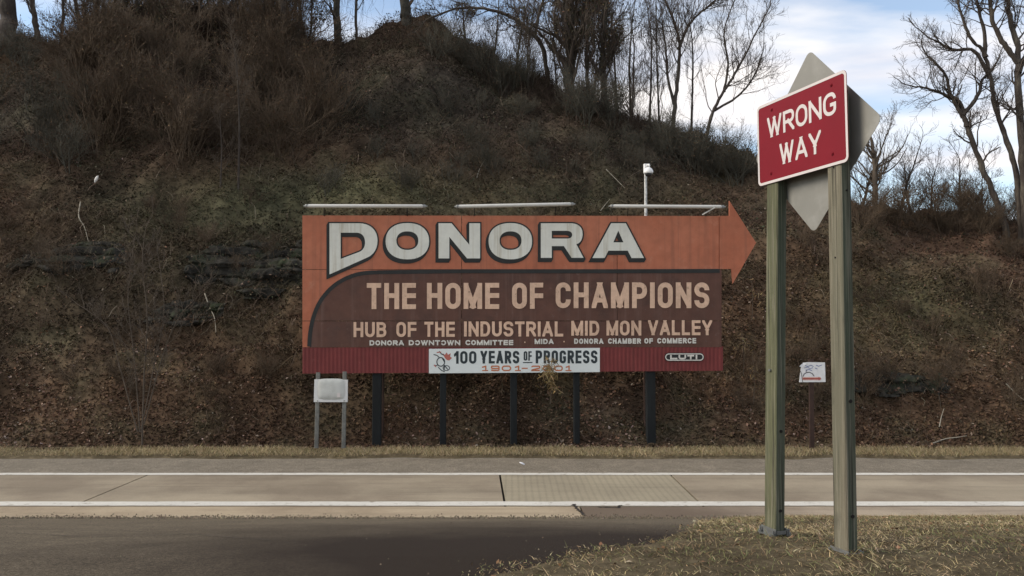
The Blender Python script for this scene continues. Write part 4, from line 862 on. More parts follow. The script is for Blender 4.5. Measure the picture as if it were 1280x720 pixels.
arc = [(387.5, 434)]+[(387.5+ (470-387.5)*(1-math.cos(t))**1.0*1.0 if False else 387.5+82.5*(1-math.sin(math.pi/2-t))**.9, 337.1+(400-337.1)*(1-math.sin(t))) for t in np.linspace(0, math.pi/2, 16)]
arc = [(387.0, 434.2), (388.6, 415), (392.5, 397), (399, 381), (408, 368), (419, 357.5), (432, 349.5), (446, 344.3), (460, 342), (475, 341.2)]
arcS = [tuple(p) for p in catmull([(a, b_, 0) for a, b_ in arc], 5)[:, :2]]
for (y0, y1) in rows:
    for i in range(3):
        a, b_ = xt[i]+(g if i else 0), (xt[i+1]-g if i < 2 else 902)
        panel('backing_panel', [(a, y0), (b_, y0), (b_, y1), (a, y1)], M['orange'] if i == 0 else M['brown'], -.002, .05)
        # brown painted field, rounded at its upper left
        if i == 0:
            fld = [np.array(p) for p in arcS]+[np.array((577., 341.2)), np.array((577., 434.2))]
            # cut the field by the panel row
            tri = tessellate_polygon([[Vector((p[0], p[1], 0)) for p in fld]]); pol = []
            for t_ in tri:
                q = clipbox([fld[j] for j in t_], a, y0, b_, y1)
                if q: pol.append((q, 0))
            sheet('brown_field', pol, M['brown'], .002)
# black line over and round the field
def band(pts, w_, k=0):
    P = [np.array(p, float) for p in pts]; n = len(P); Lf = []; Rt = []
    for i in range(n):
        d = P[min(i+1, n-1)]-P[max(i-1, 0)]; d /= np.linalg.norm(d); nn = np.array([-d[1], d[0]]); Lf.append(P[i]+nn*w_/2); Rt.append(P[i]-nn*w_/2)
    return [([Lf[i], Lf[i+1], Rt[i+1], Rt[i]], k) for i in range(n-1)]
sheet('black_border', band([(p[0]-.5, p[1]-1.0) for p in arcS]+[(577, 339.0), (771, 339.0), (899.5, 338.6)], 5.0), M['blackpaint'], .007)
# red corrugated strip: real ribs
npx = 105; xs_ = np.linspace(378, 904, npx*4+1)
V = []; Fc = []
for i, x in enumerate(xs_):
    ph = (i % 4); dpt = .009 if ph in (1, 2) else 0.0
    yt, yb_ = 434.4-(x-378)*.0030, lowY(x)
    for y in (yt, yb_):
        q = onboard(x, y); V.append(BL_+bu*q[0]+bv*q[1]+bn*(dpt-.012))
n = len(xs_); Fc = [(2*i, 2*i+1, 2*i+3, 2*i+2) for i in range(n-1)]
mesh('corrugated_strip', V, Fc, M['redstrip'], bb)
panel('strip_backing', [(378.3, 435), (903.6, 433.5), (903.6, 463), (378.3, 466.4)], M['darkpost'], -.014, .03)
# ---- DONORA, heavy letters with a black edge and drop shade (crop pixels -> photo pixels)
def c1(pts): return [(370+x/4.237, 235+y/4.237) for x, y in pts]
def c2(pts): return [(650+x/4.237, 235+y/4.237) for x, y in pts]
def ell(cx, cy, rx, ry, e=2.25, n=44):
    o_ = []
    for i in range(n):
        a = 2*math.pi*i/n; c, s_ = math.cos(a), math.sin(a); o_.append((cx+rx*math.copysign(abs(c)**(2/e), c), cy+ry*math.copysign(abs(s_)**(2/e), s_)))
    return o_
def bez(p0, p1, p2, p3, n=12):
    return [tuple((1-t)**3*np.array(p0)+3*(1-t)**2*t*np.array(p1)+3*(1-t)*t*t*np.array(p2)+t**3*np.array(p3)) for t in np.linspace(0, 1, n)]
HL = []
HL.append((c1([(178, 187)]+bez((335, 187), (400, 188), (432, 230), (432, 278))+bez((432, 280), (432, 330), (405, 358), (372, 371), 8)+[(178, 458)]),
           c1([(237, 237)]+bez((325, 237), (352, 240), (367, 260), (366, 290))+bez((366, 294), (364, 318), (352, 332), (335, 339), 6)+[(237, 376)])))
HL.append((c1(ell(590, 282, 115, 96)), c1(ell(590, 279, 58, 49))))
HL.append((c1([(755, 187), (824, 187), (918, 301), (918, 187), (975, 187), (975, 373), (906, 373), (812, 259), (812, 373), (755, 373)]), None))
HL.append((c1(ell(1135, 282, 115, 96)), c1(ell(1136, 279, 58, 49))))
HL.append((c2([(110, 187)]+bez((275, 187), (312, 190), (333, 212), (331, 245), 8)+bez((331, 250), (328, 278), (318, 292), (298, 298), 6)+[(336, 370), (273, 370), (232, 308), (168, 308), (168, 370), (110, 370)]),
           c2([(168, 227)]+bez((250, 227), (270, 228), (276, 240), (276, 248), 6)+bez((276, 250), (274, 264), (264, 268), (250, 268), 6)+[(168, 268)])))
HL.append((c2([(482, 187), (560, 187), (656, 371), (590, 371), (570, 332), (468, 332), (448, 371), (383, 371)]), c2([(520, 226), (494, 288), (547, 288)])))
def area(P): return .5*sum(P[i-1][0]*P[i][1]-P[i][0]*P[i-1][1] for i in range(len(P)))
def offs(P, d):
    s_ = 1 if area(P) > 0 else -1; n = len(P); o_ = []
    for i in range(n):
        a, b_, c = np.array(P[i-1]), np.array(P[i]), np.array(P[(i+1) % n]); d0 = b_-a; d1 = c-b_
        l0, l1 = np.linalg.norm(d0), np.linalg.norm(d1)
        if l0 < 1e-6 or l1 < 1e-6: d0 = d1 if l0 < 1e-6 else d0; d1 = d0 if l1 < 1e-6 else d1
        d0 = d0/np.linalg.norm(d0); d1 = d1/np.linalg.norm(d1); n0 = np.array([d0[1], -d0[0]])*s_; n1_ = np.array([d1[1], -d1[0]])*s_; m_ = n0+n1_; m_ = m_/max((m_@m_)/2, .35)
        o_.append(tuple(b_+m_*d))
    return o_
def face(outer, hole):
    loops = [[Vector((x, y, 0)) for x, y in outer]]; allp = list(outer)
    if hole is not None: loops.append([Vector((x, y, 0)) for x, y in hole]); allp += list(hole)
    return [([allp[i] for i in t_], 0) for t_ in tessellate_polygon(loops)]
for ch, (o_, h_) in zip('DONORA', HL):
    pol = []
    for k in range(6):
        sx, sy = -2.1*k/5, 3.6*k/5; E_ = offs(o_, 1.75); H_ = offs(h_, -1.75) if h_ else None
        pol += [(q, 5-k) for q, _ in face([(x+sx, y+sy) for x, y in E_], [(x+sx, y+sy) for x, y in H_] if H_ else None)]
    s_ = sheet('letter_shade', pol, M['blackpaint'], .010)
    sheet('painted_letter', face(o_, h_), M['whitepaint'], .0145)
def words(name, ws, mat, sw, off=.012, small=False):
    pol = []
    for s_, x0, x1, yt, yb_ in ws:
        w_ = fliptext(s_, x0, x1, yt, yb_, sw); cuts = [0]+list(LETTERS)
        if small: pol += w_
        else:
            for a, b_ in zip(cuts[:-1], cuts[1:]): sheet(name, w_[a:b_], mat, off)
    if small: sheet(name, pol, mat, off)['kind'] = 'stuff'
words('painted_letter', [('THE', 458.5, 520, 353.8, 386.4), ('HOME', 533.7, 624, 353.6, 386.2), ('OF', 640, 679, 353.4, 386), ('CHAMPIONS', 694.5, 886.5, 353, 385.2)], M['tan'], 6.0)
words('painted_letter', [('HUB', 442, 483, 402.6, 421.4), ('OF', 495.5, 520.5, 402.4, 421.2), ('THE', 530.5, 568.5, 402.2, 421), ('INDUSTRIAL', 580, 704, 401.8, 420.6), ('MID', 714, 749, 401, 419.6), ('MON', 758, 801.5, 400.8, 419.4), ('VALLEY', 810, 890, 400.3, 419)], M['tan'], 3.5)
sm_ = [('DONORA', 462, 505, 425.4, 431.8), ('DOWNTOWN', 511, 575.3, 425.2, 431.6), ('COMMITTEE', 581.8, 641.5, 425, 431.4), ('MIDA', 668.2, 692, 423.6, 430), ('DONORA', 717.6, 754.2, 423.2, 429.8), ('CHAMBER', 760, 801, 423, 429.6), ('OF', 805.3, 816, 422.8, 429.4), ('COMMERCE', 821.5, 870, 422.6, 429.2)]
words('credit_lettering', sm_, M['smallwhite'], 1.65, small=True)
for x_, y_ in ((655.2, 427), (704.2, 426.2)): sheet('credit_dot', [([(x_, y_), (x_+1.6, y_), (x_+1.6, y_+1.6), (x_, y_+1.6)], 0)], M['tan'], .012)
# ---- banner
bnr = panel('anniversary_banner', [(536.2, 436.0), (749.6, 434.8), (749.6, 465.0), (536.2, 466.6)], M['banner'], .024, .006)
words('painted_letter', [('100', 567.5, 595.5, 438.8, 454.6), ('YEARS', 600.5, 649, 438.5, 454.3), ('PROGRESS', 669.5, 746.5, 438, 454.2)], M['bannerink'], 3.1, .027)
words('banner_small_lettering', [('OF', 654.5, 664.5, 439, 450.8)], M['bannerink'], 1.9, .027, small=True)
sheet('banner_underline', [([(653.5, 452.6), (665.5, 452.4), (665.5, 453.6), (653.5, 453.8)], 0)], M['bannerink'], .027)
def slabnum(s_, x0, x1, yt, yb_, sw): return fliptext(s_, x0, x1, yt, yb_, sw)
dg = []
for ch, a, b_ in [('1', 602.5, 608), ('9', 613.5, 624.5), ('0', 627, 639), ('1', 643.5, 649), ('2', 664, 675.5), ('0', 678.5, 689.5), ('0', 692.5, 703.5), ('1', 707, 712)]: dg += fliptext(ch, a, b_, 456.8, 463.8, 1.7)
for a in (605.7, 646.6, 709.7): dg.append(([(a-3, 462.4), (a+4.4, 462.4), (a+4.4, 463.7), (a-3, 463.7)], 3))
dg.append(([(652, 459.6), (659.5, 459.6), (659.5, 461.0), (652, 461.0)], 0))
sheet('banner_years', dg, M['bannerred'], .027)['kind'] = 'stuff'
# round emblem with a red flame-like plume at the left end of the banner
em = []
em += [(q, 1) for q, _ in face(offs(ell(551, 452.3, 5.0, 5.6, 2, 20), .45), ell(551, 452.3, 4.3, 4.8, 2, 20))]
em += [(q, 2) for q, _ in face(ell(558, 460, 4.6, 3.6, 2, 18), ell(558, 460, 3.6, 2.7, 2, 18))]
for a in ([(542, 443), (546, 444), (549, 446.6)], [(549, 439), (552, 442.5), (555, 444)], [(544, 457), (547, 456.5)], [(548, 459), (552, 463), (556, 464.5)], [(555, 456), (560, 462)], [(553, 448), (556, 453)], [(556, 457), (555, 463)]): em += band(a, 1.1, 3)
sheet('emblem_lines', em, M['bannerink'], .027)['kind'] = 'stuff'
sheet('emblem_plume', [(q, 0) for q, _ in face([(553, 441), (556, 443.5), (558.5, 440.5), (560, 443.5), (563.5, 441.5), (562.5, 445.5), (565, 447.5), (561.5, 450.5), (558.5, 450), (556, 447)], None)]+band([(546, 440.5), (551.5, 440)], 1.2, 1)+band([(542.5, 456), (545, 458.5)], 1.3, 1), M['emblemred'], .0285)['kind'] = 'stuff'
# maker's plate, lower right: black pill, pale outline, pale letters
def pill(x0, x1, y0, y1, n=8):
    ry = (y1-y0)/2; rx = ry; cy = (y0+y1)/2; o_ = []
    for i in range(n+1): a = -math.pi/2+math.pi*i/n; o_.append((x1-rx+rx*math.cos(a), cy+ry*math.sin(a)))
    for i in range(n+1): a = math.pi/2+math.pi*i/n; o_.append((x0+rx+rx*math.cos(a), cy+ry*math.sin(a)))
    return o_
sheet('maker_plate', [(pill(830.6, 880.2, 441, 451.6), 0)], M['blackpaint'], .010)
sheet('maker_outline', [(q, 0) for q, _ in face(pill(831.4, 879.4, 441.8, 450.8), pill(832.6, 878.2, 443, 449.6))], M['smallwhite'], .0125)
for ch, a, b_ in (('L', 837.5, 846.5), ('U', 848, 857.5), ('T', 859, 867.5), ('I', 869.4, 871.6)): sheet('painted_letter', fliptext(ch, a, b_, 443.5, 449.2, 2.0), M['smallwhite'], .0125)
# weather chips along the top edge and dead moss tufts
r = np.random.default_rng(31)
# frame behind the board
for yy in (285, 330, 395, 445):
    q0, q1 = onboard(380, yy), onboard(898, yy); c = BL_+bu*(q0[0]+q1[0])/2+bv*(q0[1]+q1[1])/2-bn*.10
    MB().box(c, bu, bn, bv, q1[0]-q0[0], .08, .12).build('frame_beam', M['darkpost'], bb)
# posts
for px, w_, off in ((471.5, 12.0, .14), (554, 8.6, .14), (642, 9.2, .14), (720.5, 8.2, .14), (813, 12.2, .14)):
    q = onboard(px, 463, -off); c = BL_+bu*q[0]-bn*(off+.02); top = onboard(px, 280)[1]+BL_[2]; zb = float(hill(np.array([c[0]]), np.array([c[1]]))[0])-.3; zb = min(zb, ZR-.1)
    MB().box((c[0], c[1], (top+zb)/2), bu, bn, (0, 0, 1), w_*17.6/1000, .20, top-zb, .012).build('post', M['darkpost'], bb)
for px, w_, m_ in ((478.8, 2.0, 'rustpost'), (806.8, 3.4, 'rustpost')):
    q = onboard(px, 463, -.45); c = BL_+bu*q[0]-bn*.5; top = onboard(px, 330)[1]+BL_[2]; zb = ZR-.3
    MB().box((c[0], c[1], (top+zb)/2), bu, bn, (0, 0, 1), w_*20/1000, .10, top-zb, .006).build('brace_post', M[m_], bb)
# lamps over the board
for k, (x0, y0, x1, y1) in enumerate(((384.5, 257.5, 529, 257.8), (573, 258.2, 714, 255.2), (766, 257.8, 902, 258.6))):
    A = at(x0, y0, 19.05+(x0-378)/525*.5); B = at(x1, y1, 19.05+(x1-378)/525*.5); D = (B-A)/np.linalg.norm(B-A)
    lab = ('left', 'middle', 'right')[k]
    lf = MB(); rr = .044; lf.tube([A, A+D*.03, B-D*.03, B], [rr*.8, rr, rr, rr*.8], 14); body = lf.build('lamp_tube', M['tubewhite'], bb, smooth=True)
    MB().tube([A-D*.10, A-D*.06, A-D*.055, A-D*.002], [.018, .018, .042, .042], 10).build('end_cap', M['tubecap'], body, smooth=True)
    MB().tube([B+D*.002, B+D*.055, B+D*.06, B+D*.10], [.042, .042, .018, .018], 10).build('end_cap', M['tubecap'], body, smooth=True)
    for t in (.14, .86):
        p = A+(B-A)*t; q = onboard(x0+(x1-x0)*t, 271); w_ = BL_+bu*q[0]+bv*q[1]-bn*.06
        MB().tube([p+np.array([0, .03, -.045]), (p+w_)/2+np.array([0, 0, .02]), w_], .012, 6).build('lamp_arm', M['darkpost'], body)
p0 = at(893.5, 259.5, 19.5); p1 = at(878, 268.5, 19.62); MB().tube([p0, p1], .016, 6).build('lamp_brace', M['tubewhite'], bb)

# ------------------------------------------------------------------ camera on its pole behind the board
cp = at(807, 262, 20.35)
sc_ = thing('security_camera', 'white dome camera on a thin pale pole rising behind the billboard', 'security camera', (float(cp[0]), float(cp[1]), ZR))
tp = at(807, 220, 20.35); MB().tube([(cp[0], cp[1], ZR-.5), (cp[0], cp[1], 2), tuple(tp), tuple(at(807, 207, 20.35))], [.042, .042, .036, .036], 10).build('pole', M['pole'], sc_, smooth=True)
jb = at(808.3, 209.3, 20.30); MB().box(jb, (1, 0, 0), (0, 1, 0), (0, 0, 1), .155, .13, .17, .02).build('junction_box', M['camwhite'], sc_)
MB().tube([jb+np.array([0, -.05, .03]), jb+np.array([.02, -.11, .05]), jb+np.array([.035, -.22, .0])], .022, 8).build('bracket', M['camwhite'], sc_, smooth=True)
dc = at(810.4, 215.5, 20.05); MB().ball(dc, .125, (1, 1, 1.05), 18, 10, 0, 1.62).ball(dc, .123, (1, 1, .55), 18, 4, 1.5, 2.05).build('housing', M['camwhite'], sc_, smooth=True)
MB().ball(dc-np.array([0, 0, .045]), .085, (1, 1, .8), 16, 8, 1.3, math.pi).build('dome', M['camdark'], sc_, smooth=True)

# ------------------------------------------------------------------ blank white sign on two grey posts, seen left
YS = 18.75
c0 = at(413.5, 488, YS); bs = thing('blank_sign', 'small blank white sign on two grey posts under the left end of the billboard', 'sign', (float(c0[0]), float(c0[1]), ZR))
for x0, x1, tx in ((395.5, 397.8, 465.5), (429.5, 431, 464.5)):
    a = at(x0, 560, YS+.06); b_ = at(x1, tx, YS+.06); ax = (b_-a)/np.linalg.norm(b_-a)
    MB().box((a+b_)/2, (1, 0, 0), (0, 1, 0), ax, .095, .05, np.linalg.norm(b_-a), .012).build('post', M['greypost'], bs)
def quad_at(pts, Y): return [at(*p, Y) for p in pts]
q = quad_at([(393.0, 474.2), (434.6, 474.8), (434.4, 502.6), (392.2, 502.6)], YS)
b = MB(); Q = [p+np.array([0, .035, 0]) for p in q]; b.add(q+Q, [(0, 1, 2, 3), (4, 7, 6, 5), (0, 4, 5, 1), (1, 5, 6, 2), (2, 6, 7, 3), (3, 7, 4, 0)]); b.build('frame', M['boxwhite'], bs)
nx, nz = 24, 18; V = []; ca = at(397.0, 473.2, YS); cb_ = at(431.2, 473.2, YS); cc_ = at(397.0, 499.3, YS)
for j in range(nz+1):
    for i in range(nx+1):
        u_, v_ = i/nx*2-1, j/nz*2-1; e = 4; rr = (abs(u_)**e+abs(v_)**e)**(1/e); mxx = max(abs(u_), abs(v_), 1e-6); k = (mxx/rr if rr > 0 else 1)**.6; blg = .030*(1-mxx**4)+.006
        V.append((ca[0]+(cb_[0]-ca[0])*(u_*k+1)/2, YS-.001-blg, ca[2]+(cc_[2]-ca[2])*(v_*k+1)/2))
Fc = [(j*(nx+1)+i, j*(nx+1)+i+1, (j+1)*(nx+1)+i+1, (j+1)*(nx+1)+i) for j in range(nz) for i in range(nx)]
mesh('bulged_panel', V, Fc, M['boxpanel'], bs, smooth=True)
s1 = at(423.5, 494, YS-.035); MB().box(s1, (1, 0, 0), (0, 1, .0), (0, 0, 1), .075, .012, .10).build('sticker', M['signwhite'], bs)
for x in (396.8, 430.2):
    s1 = at(x, 501, YS-.004); MB().ball(s1, .017, (1, .6, 1), 8, 6).build('bolt', M['tubecap'], bs, smooth=True)

# ------------------------------------------------------------------ small torn paper sign on a rusty post
YP = 18.85
c0 = at(1014.5, 465, YP); ps = thing('paper_sign', 'small torn white sign with faded red arrow on a rusty post, between timber posts', 'sign', (float(c0[0]), float(c0[1]), ZR))
a = at(1014.8, 562, YP+.05); b_ = at(1013.6, 449, YP+.05); MB().box((a+b_)/2, (1, 0, 0), (0, 1, 0), (b_-a)/np.linalg.norm(b_-a), .11, .06, np.linalg.norm(b_-a), .01).build('post', M['rustpost'], ps)
PC = lambda x, y: (960+x/8, 430+y/8)
out_ = [PC(350, 188), PC(395, 182), PC(570, 184), PC(576, 380), PC(312, 382), PC(322, 300), PC(330, 240), PC(345, 205)]
b = MB(); tri = tessellate_polygon([[Vector((*p, 0)) for p in out_]]); P0 = [at(*p, YP) for p in out_]; P1 = [p+np.array([0, .012, 0]) for p in P0]; n = len(P0)
b.add(P0+P1, [tuple(t_) for t_ in tri]+[tuple(n+i for i in t_) for t_ in tri]+[(i, (i+1) % n, n+(i+1) % n, n+i) for i in range(n)]); b.build('board', M['paper'], ps)
b = MB(); fp = [at(*PC(350, 190), YP-.004), at(*PC(396, 184), YP-.004), at(*PC(340, 238), YP-.03), at(*PC(312, 222), YP-.07)]; b.add(fp, [(0, 1, 2, 3)]); b.build('torn_corner', M['paper'], ps)
def psheet(name, polys, mat, off):
    b = MB()
    for q, k in polys: b.add([at(*p, YP-off-k*.0006) for p in q], [tuple(range(len(q)))])
    b.build(name, mat, ps)
psheet('pink_band', [([PC(345, 330), PC(528, 330), PC(528, 362), PC(345, 362)], 0)], M['pinkband'], .003)
psheet('red_arrow', [([PC(350, 339), PC(505, 339), PC(505, 354), PC(350, 354)], 0), ([PC(505, 330), PC(535, 347), PC(505, 364)], 1)], M['inkred'], .006)
sc = []
for a in ([(370, 215), (400, 225), (430, 212), (455, 226)], [(480, 212), (505, 222), (540, 210)], [(360, 240), (395, 232), (420, 248), (450, 236)], [(470, 240), (495, 250)], [(375, 262), (410, 255), (440, 266)]): sc += band([PC(*p) for p in a], .8)
psheet('faded_handwriting', sc, M['inkblue'], .004)
psheet('black_arch', band([PC(*p) for p in ((350, 325), (362, 300), (385, 286), (415, 282), (445, 298), (462, 322))], 1.0)+band([PC(*p) for p in ((320, 262), (336, 300), (346, 378))], .7, 1)+band([PC(*p) for p in ((390, 262), (378, 280))], .8, 2), M['inkblack'], .004)

# ------------------------------------------------------------------ the wrong-way sign: two timber posts, red plate, bare back of a diamond
a_ = .33; SCn = np.array([2.0235, 5.5855, 2.9505])
su = np.array([-math.sin(a_), math.cos(a_), 0]); sv = np.array([0, 0, 1.]); tilt = .012
su = su*math.cos(tilt)+np.array([0, 0, -1])*math.sin(tilt); sv = sv-su*(su@sv); sv /= np.linalg.norm(sv)
sn = np.cross(sv, su); sn = sn if sn[0] < 0 else -sn      # faces the camera side
sr = -su                                                    # reading direction: far (left) to near (right)
def onsign(px, py, off=0):
    d = ray(px, py); org = SCn+sn*off; t = ((org-CAM)@sn)/(d@sn); q = CAM+d*t-org; return np.array([q@sr, q@sv])
LW, LH = .95, .61
ww = thing('wrong_way_sign', 'red wrong way sign on two timber posts with a bare diamond plate behind', 'road sign', (2.0, 5.6, 0.0), math.atan2(sr[1], sr[0]))
def rrect(w_, h_, rad, n=6):
    o_ = []
    for cx, cy, a0 in ((w_/2-rad, h_/2-rad, 0), (-w_/2+rad, h_/2-rad, 90), (-w_/2+rad, -h_/2+rad, 180), (w_/2-rad, -h_/2+rad, 270)):
        for i in range(n+1): a = math.radians(a0+90*i/n); o_.append((cx+rad*math.cos(a), cy+rad*math.sin(a)))
    return o_
b = MB(); b.prism(rrect(LW, LH, .038), SCn-sn*.003, sr, sv, sn, .003); plate = b.build('red_plate', M['red'], ww)
def ssheet(name, polys, mat, off, parent=plate):
    b = MB()
    for q, k in polys: b.add([SCn+sr*p[0]+sv*p[1]+sn*(off+k*.0004) for p in q], [tuple(range(len(q)))])
    return b.build(name, mat, parent)
ssheet('white_border', face(rrect(LW-.002, LH-.002, .037), rrect(LW-.040, LH-.040, .022)), M['signwhite'], .0012)
A1, B1 = onsign(959.5, 171), onsign(1044.8, 115); A2, B2 = onsign(975, 206), onsign(1026.2, 163)
t1 = onsign(961, 147)[1]; t1b = onsign(1043.5, 113.8)[1]; bb1 = onsign(963, 171.3)[1]; bb1b = onsign(1042, 144)[1]; t2 = onsign(977, 179)[1]; t2b = onsign(1025, 163)[1]; bb2 = onsign(979, 205.8)[1]; bb2b = onsign(1020, 192)[1]
print('SIGNTEXT', A1, B1, A2, B2, t1, t1b, bb1, bb1b, t2, t2b, bb2, bb2b)
x1 = (A1[0], B1[0]); x2 = (A2[0], B2[0]); y1_ = ((bb1+bb1b)/2, (t1+t1b)/2); y2_ = ((bb2+bb2b)/2, (t2+t2b)/2)
for word, xx_, yy_ in (('WRONG', x1, y1_), ('WAY', x2, y2_)):
    w_ = text2d(word, xx_[0], xx_[1], yy_[0], yy_[1], .0245); cuts = [0]+list(LETTERS)
    for i in range(len(word)): ssheet('letter', w_[cuts[i]:cuts[i+1]], M['signwhite'], .0012)
for sx in (-1, 1):
    for px_ in (-.33, .29):
        pass
for p in (onsign(964.5, 137), onsign(1038.8, 106.2), onsign(963.8, 216.6), onsign(1040.5, 192.2)):
    c = SCn+sr*p[0]+sv*p[1]+sn*.003; MB().tube([c-sn*.004, c+sn*.006], .0075, 10).tube([c-sn*.0035, c+sn*.0015], .013, 12).build('bolt', M['red'], plate)
# posts, behind the plate; 140 mm along the plate, 89 mm through
def post(xl, xr_, yref, basepx, basepy, botshift, green, holes, bolt=None):
    # xl, xr_ : photo columns of the two silhouettes just under the plate
    off = -.006-.0445
    pc = None
    zt = 3.10
    # solve for the place on the line behind the plate whose projection is centred
    best = None
    for t in np.linspace(-.6, .6, 1201):
        c = SCn+sr*t+sn*off; c = np.array([c[0], c[1], 2.55]); d = c-CAM; w_ = d@Fv; x = 640+F*(d@Rv)/w_
        if best is None or abs(x-(xl+xr_)/2) < best[0]: best = (abs(x-(xl+xr_)/2), c)
    c = best[1]; g0 = ghit(basepx, basepy); foot = np.array([g0[0], g0[1], 0])
    dd = c-foot;     # foot at the post's own depth, under the measured column
    foot = at(basepx, basepy, c[1])
    ax = c-foot; ax /= np.linalg.norm(ax); top = foot+ax*(3.12-foot[2])/ax[2]; bot = foot-ax*.25
    h1 = np.array([sr[0], sr[1], 0]); h1 /= np.linalg.norm(h1); h2 = np.array([sn[0], sn[1], 0]); h2 /= np.linalg.norm(h2)
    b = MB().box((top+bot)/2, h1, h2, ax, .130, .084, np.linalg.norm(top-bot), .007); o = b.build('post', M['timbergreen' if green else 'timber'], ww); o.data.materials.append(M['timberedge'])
    for pg in o.data.polygons:      # narrow edges: greener than the faces, their shade painted in as darker colour
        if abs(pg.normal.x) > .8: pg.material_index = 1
    for (z, side, rr) in holes:      # side 0: plate-side face, 1: near end face
        p = foot+ax*(z/ax[2]); nn = h2 if side == 0 else h1; q = p+nn*(.0445 if side == 0 else .070)
        MB().tube([q-nn*.006, q+nn*.0012], rr, 10).build('drill_hole', M['hole'], o)
    if bolt:
        p = foot+ax*bolt; q = p+h2*.0445; MB().tube([q-h2*.002, q+h2*.012], .010, 8).build('bolt', M['galv'], o)
    # breakaway shoe: galvanised angles and bolts round the foot
    shoe = None
    for s_ in (-1, 1):
        prof = [(.0465, .010), (.082, .010), (.082, .016), (.0525, .016), (.0525, .062), (.0465, .062)]
        P = [foot+h2*s_*u_+np.array([0, 0, v_])+h1*k_*.085 for k_ in (-1, 1) for u_, v_ in prof]
        o_ = MB().add(P, [tuple(range(6)), tuple(range(11, 5, -1))]+[(i, (i+1) % 6, 6+(i+1) % 6, 6+i) for i in range(6)]).build('post_shoe', M['galv'], ww)
        for u_ in (-1, 1):
            q = foot+h1*u_*.074+h2*s_*.068; MB().tube([q+np.array([0, 0, -.02]), q+np.array([0, 0, .055])], .007, 8).tube([q+np.array([0, 0, .016]), q+np.array([0, 0, .030])], .014, 6).build('shoe_bolt', M['galv'], o_)
        MB().box(foot+h1*s_*.079+np.array([0, 0, .036]), h1, h2, (0, 0, 1), .006, .080, .026).build('shoe_link', M['galv'], ww)
    return foot
f1 = post(959.3, 982.2, 235, 968, 669, 0, True, [(.76, 1, .011), (.19, 1, .011)], 1.20)
f2 = post(1034.8, 1063.2, 210, 1057.5, 697, 0, False, [(2.56, 0, .006), (1.96, 0, .006), (1.02, 1, .012), (.28, 1, .012), (2.40, 1, .007)])
print('FEET', f1, f2)
# diamond plate on the far side of the posts: bare back toward us
doff = -.006-.089-.004
dT, dR, dB = onsign(1016.3, 64, doff), onsign(1099.5, 151, doff), onsign(1013, 288.5, doff)
dL = onsign(942.3, 196, doff); cx_ = (dT[0]+dB[0])/2; cy_ = (dT[1]+dB[1])/2; print('DIAMOND', dT, dR, dB, dL)
hw_ = ((dR[0]-cx_)+(dT[1]-dB[1])/2)/2; org = SCn+sn*doff; sq = rrect(2*hw_/math.sqrt(2)*1.035, 2*hw_/math.sqrt(2)*1.035, .048)
c45 = math.sqrt(.5); dm = [((x-y)*c45, (x+y)*c45*1.0) for x, y in sq]
b = MB(); b.prism(dm, org+sr*cx_+sv*cy_-sn*.0025, sr, sv, sn, .0025); dp = b.build('diamond_plate', M['alu'], ww)

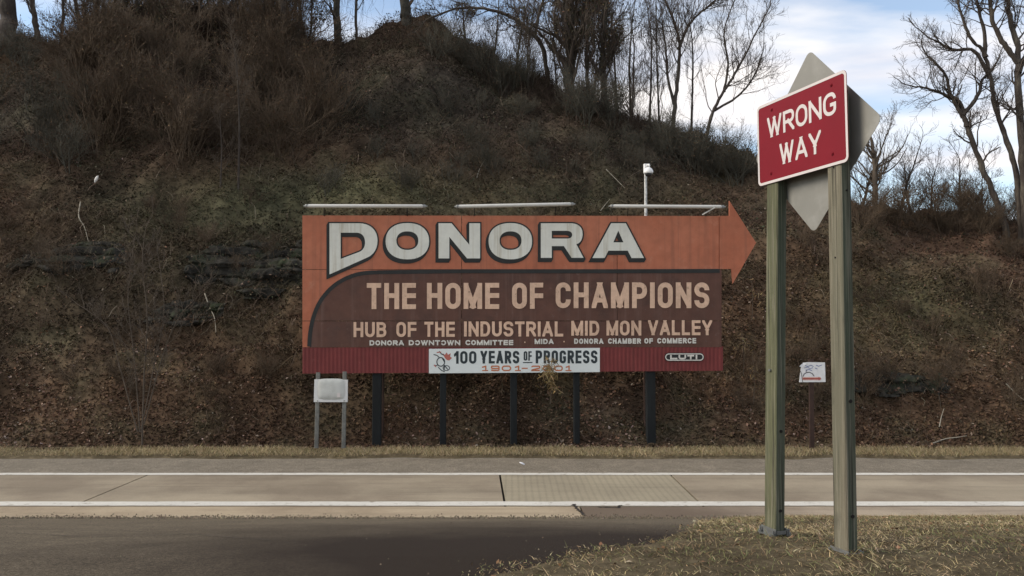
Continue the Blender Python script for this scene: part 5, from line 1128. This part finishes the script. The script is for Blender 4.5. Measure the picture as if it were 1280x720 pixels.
# ------------------------------------------------------------------ dried weeds on the slope
def weed(px, pyb, pyt, Y, seed, label, cols=((.30, .22, .10), (.38, .30, .16), (.20, .15, .07)), nl=60, spread=.35):
    R = np.random.default_rng(seed); a = at(px, pyb, Y); t_ = at(px-2, pyt, Y-.12); root = thing('dried_weed', label, 'plant', tuple(float(v) for v in a), 0, 'dried weeds by the billboard')
    P = catmull([a, (a+t_)/2+np.array([.04, 0, 0]), t_], 8); L_ = [(P, np.linspace(.009, .004, len(P)))]; tips = []
    for _ in range(9):
        i = R.integers(len(P)//3, len(P)); d = np.array([R.uniform(-1, 1), R.uniform(-.6, .2), R.uniform(-.1, .9)]); d /= np.linalg.norm(d); ln = R.uniform(.12, .34)
        t = np.linspace(0, 1, 6)[:, None]; Q = P[i]+d*ln*t-np.array([0, 0, 1])*ln*.9*t**2; L_.append((Q, np.linspace(.004, .002, 6))); tips.append(Q)
    V, Fc = tubes(L_, 5); mesh('stem', V, Fc, M['barkred'], root, smooth=True)
    Q = np.concatenate(tips+[P[len(P)*2//3:]]); c = Q[R.integers(0, len(Q), nl)]+R.standard_normal((nl, 3))*np.array([.05, .03, .05])
    d = np.stack([R.uniform(-1.1, 1.1, nl), R.uniform(-.3, .3, nl), R.uniform(-1, .3, nl)], -1); d /= np.linalg.norm(d, axis=1, keepdims=True)
    V, Fc = strands(c, d, R.uniform(.05, .20, nl), np.zeros(nl), 4, R.uniform(.006, .016, nl), R)
    o = mesh('leaves', V, Fc, M['leafmix'], root, col=np.repeat(jitcol(0, nl, R, .3, np.array(cols)[R.integers(0, 3, nl)]), 8, 0)); o['kind'] = 'stuff'
DK = ((.26, .18, .08), (.33, .25, .13), (.16, .115, .055))
weed(688, 505, 452, 19.25, 5, 'dried straw weed in front of the white anniversary banner', DK, nl=260)
weed(929, 470, 418, 20.6, 7, 'tan drooping weed just right of the billboard lower corner', DK, nl=40)
weed(942, 505, 440, 20.6, 8, 'dried weed with yellow tips left of the green timber post', DK, nl=30)
weed(940, 400, 345, 21.4, 9, 'pale wispy weed below the tip of the orange arrow', DK, nl=22)

# ------------------------------------------------------------------ small litter
def scrap(name, px, py, size, P, label, cat, mat, seed):
    R = np.random.default_rng(seed); V = []; nu, nv = 12, 8
    b = MB(); b.ball((0, 0, 0), 1, (size[0], size[1], size[2]), nu, nv); V = np.array(b.v); V = V*(1+.22*fbm(V[:, 0]/size[0]*2+5, V[:, 2]/size[2]*2+V[:, 1]*9, seed))[:, None]
    a = .45; Vr = V.copy(); Vr[:, 0] = V[:, 0]*math.cos(a)+V[:, 2]*math.sin(a); Vr[:, 2] = -V[:, 0]*math.sin(a)+V[:, 2]*math.cos(a)
    o = mesh(name, Vr, b.f, mat, smooth=True); o.location = tuple(float(v) for v in P); tag(o, label, cat)
scrap('plastic_bag', 127, 228, (.05, .04, .13), hillhit(127, 228)-np.array([0, .35, -.05]), 'crumpled white plastic bag caught in the brush at upper left', 'litter', M['plastic'], 3)
scrap('paper_scrap', 653, 579, (.07, .05, .02), at(653, 579.5, 17.3), 'tiny pale paper scrap on the far asphalt shoulder', 'litter', M['paper'], 4)
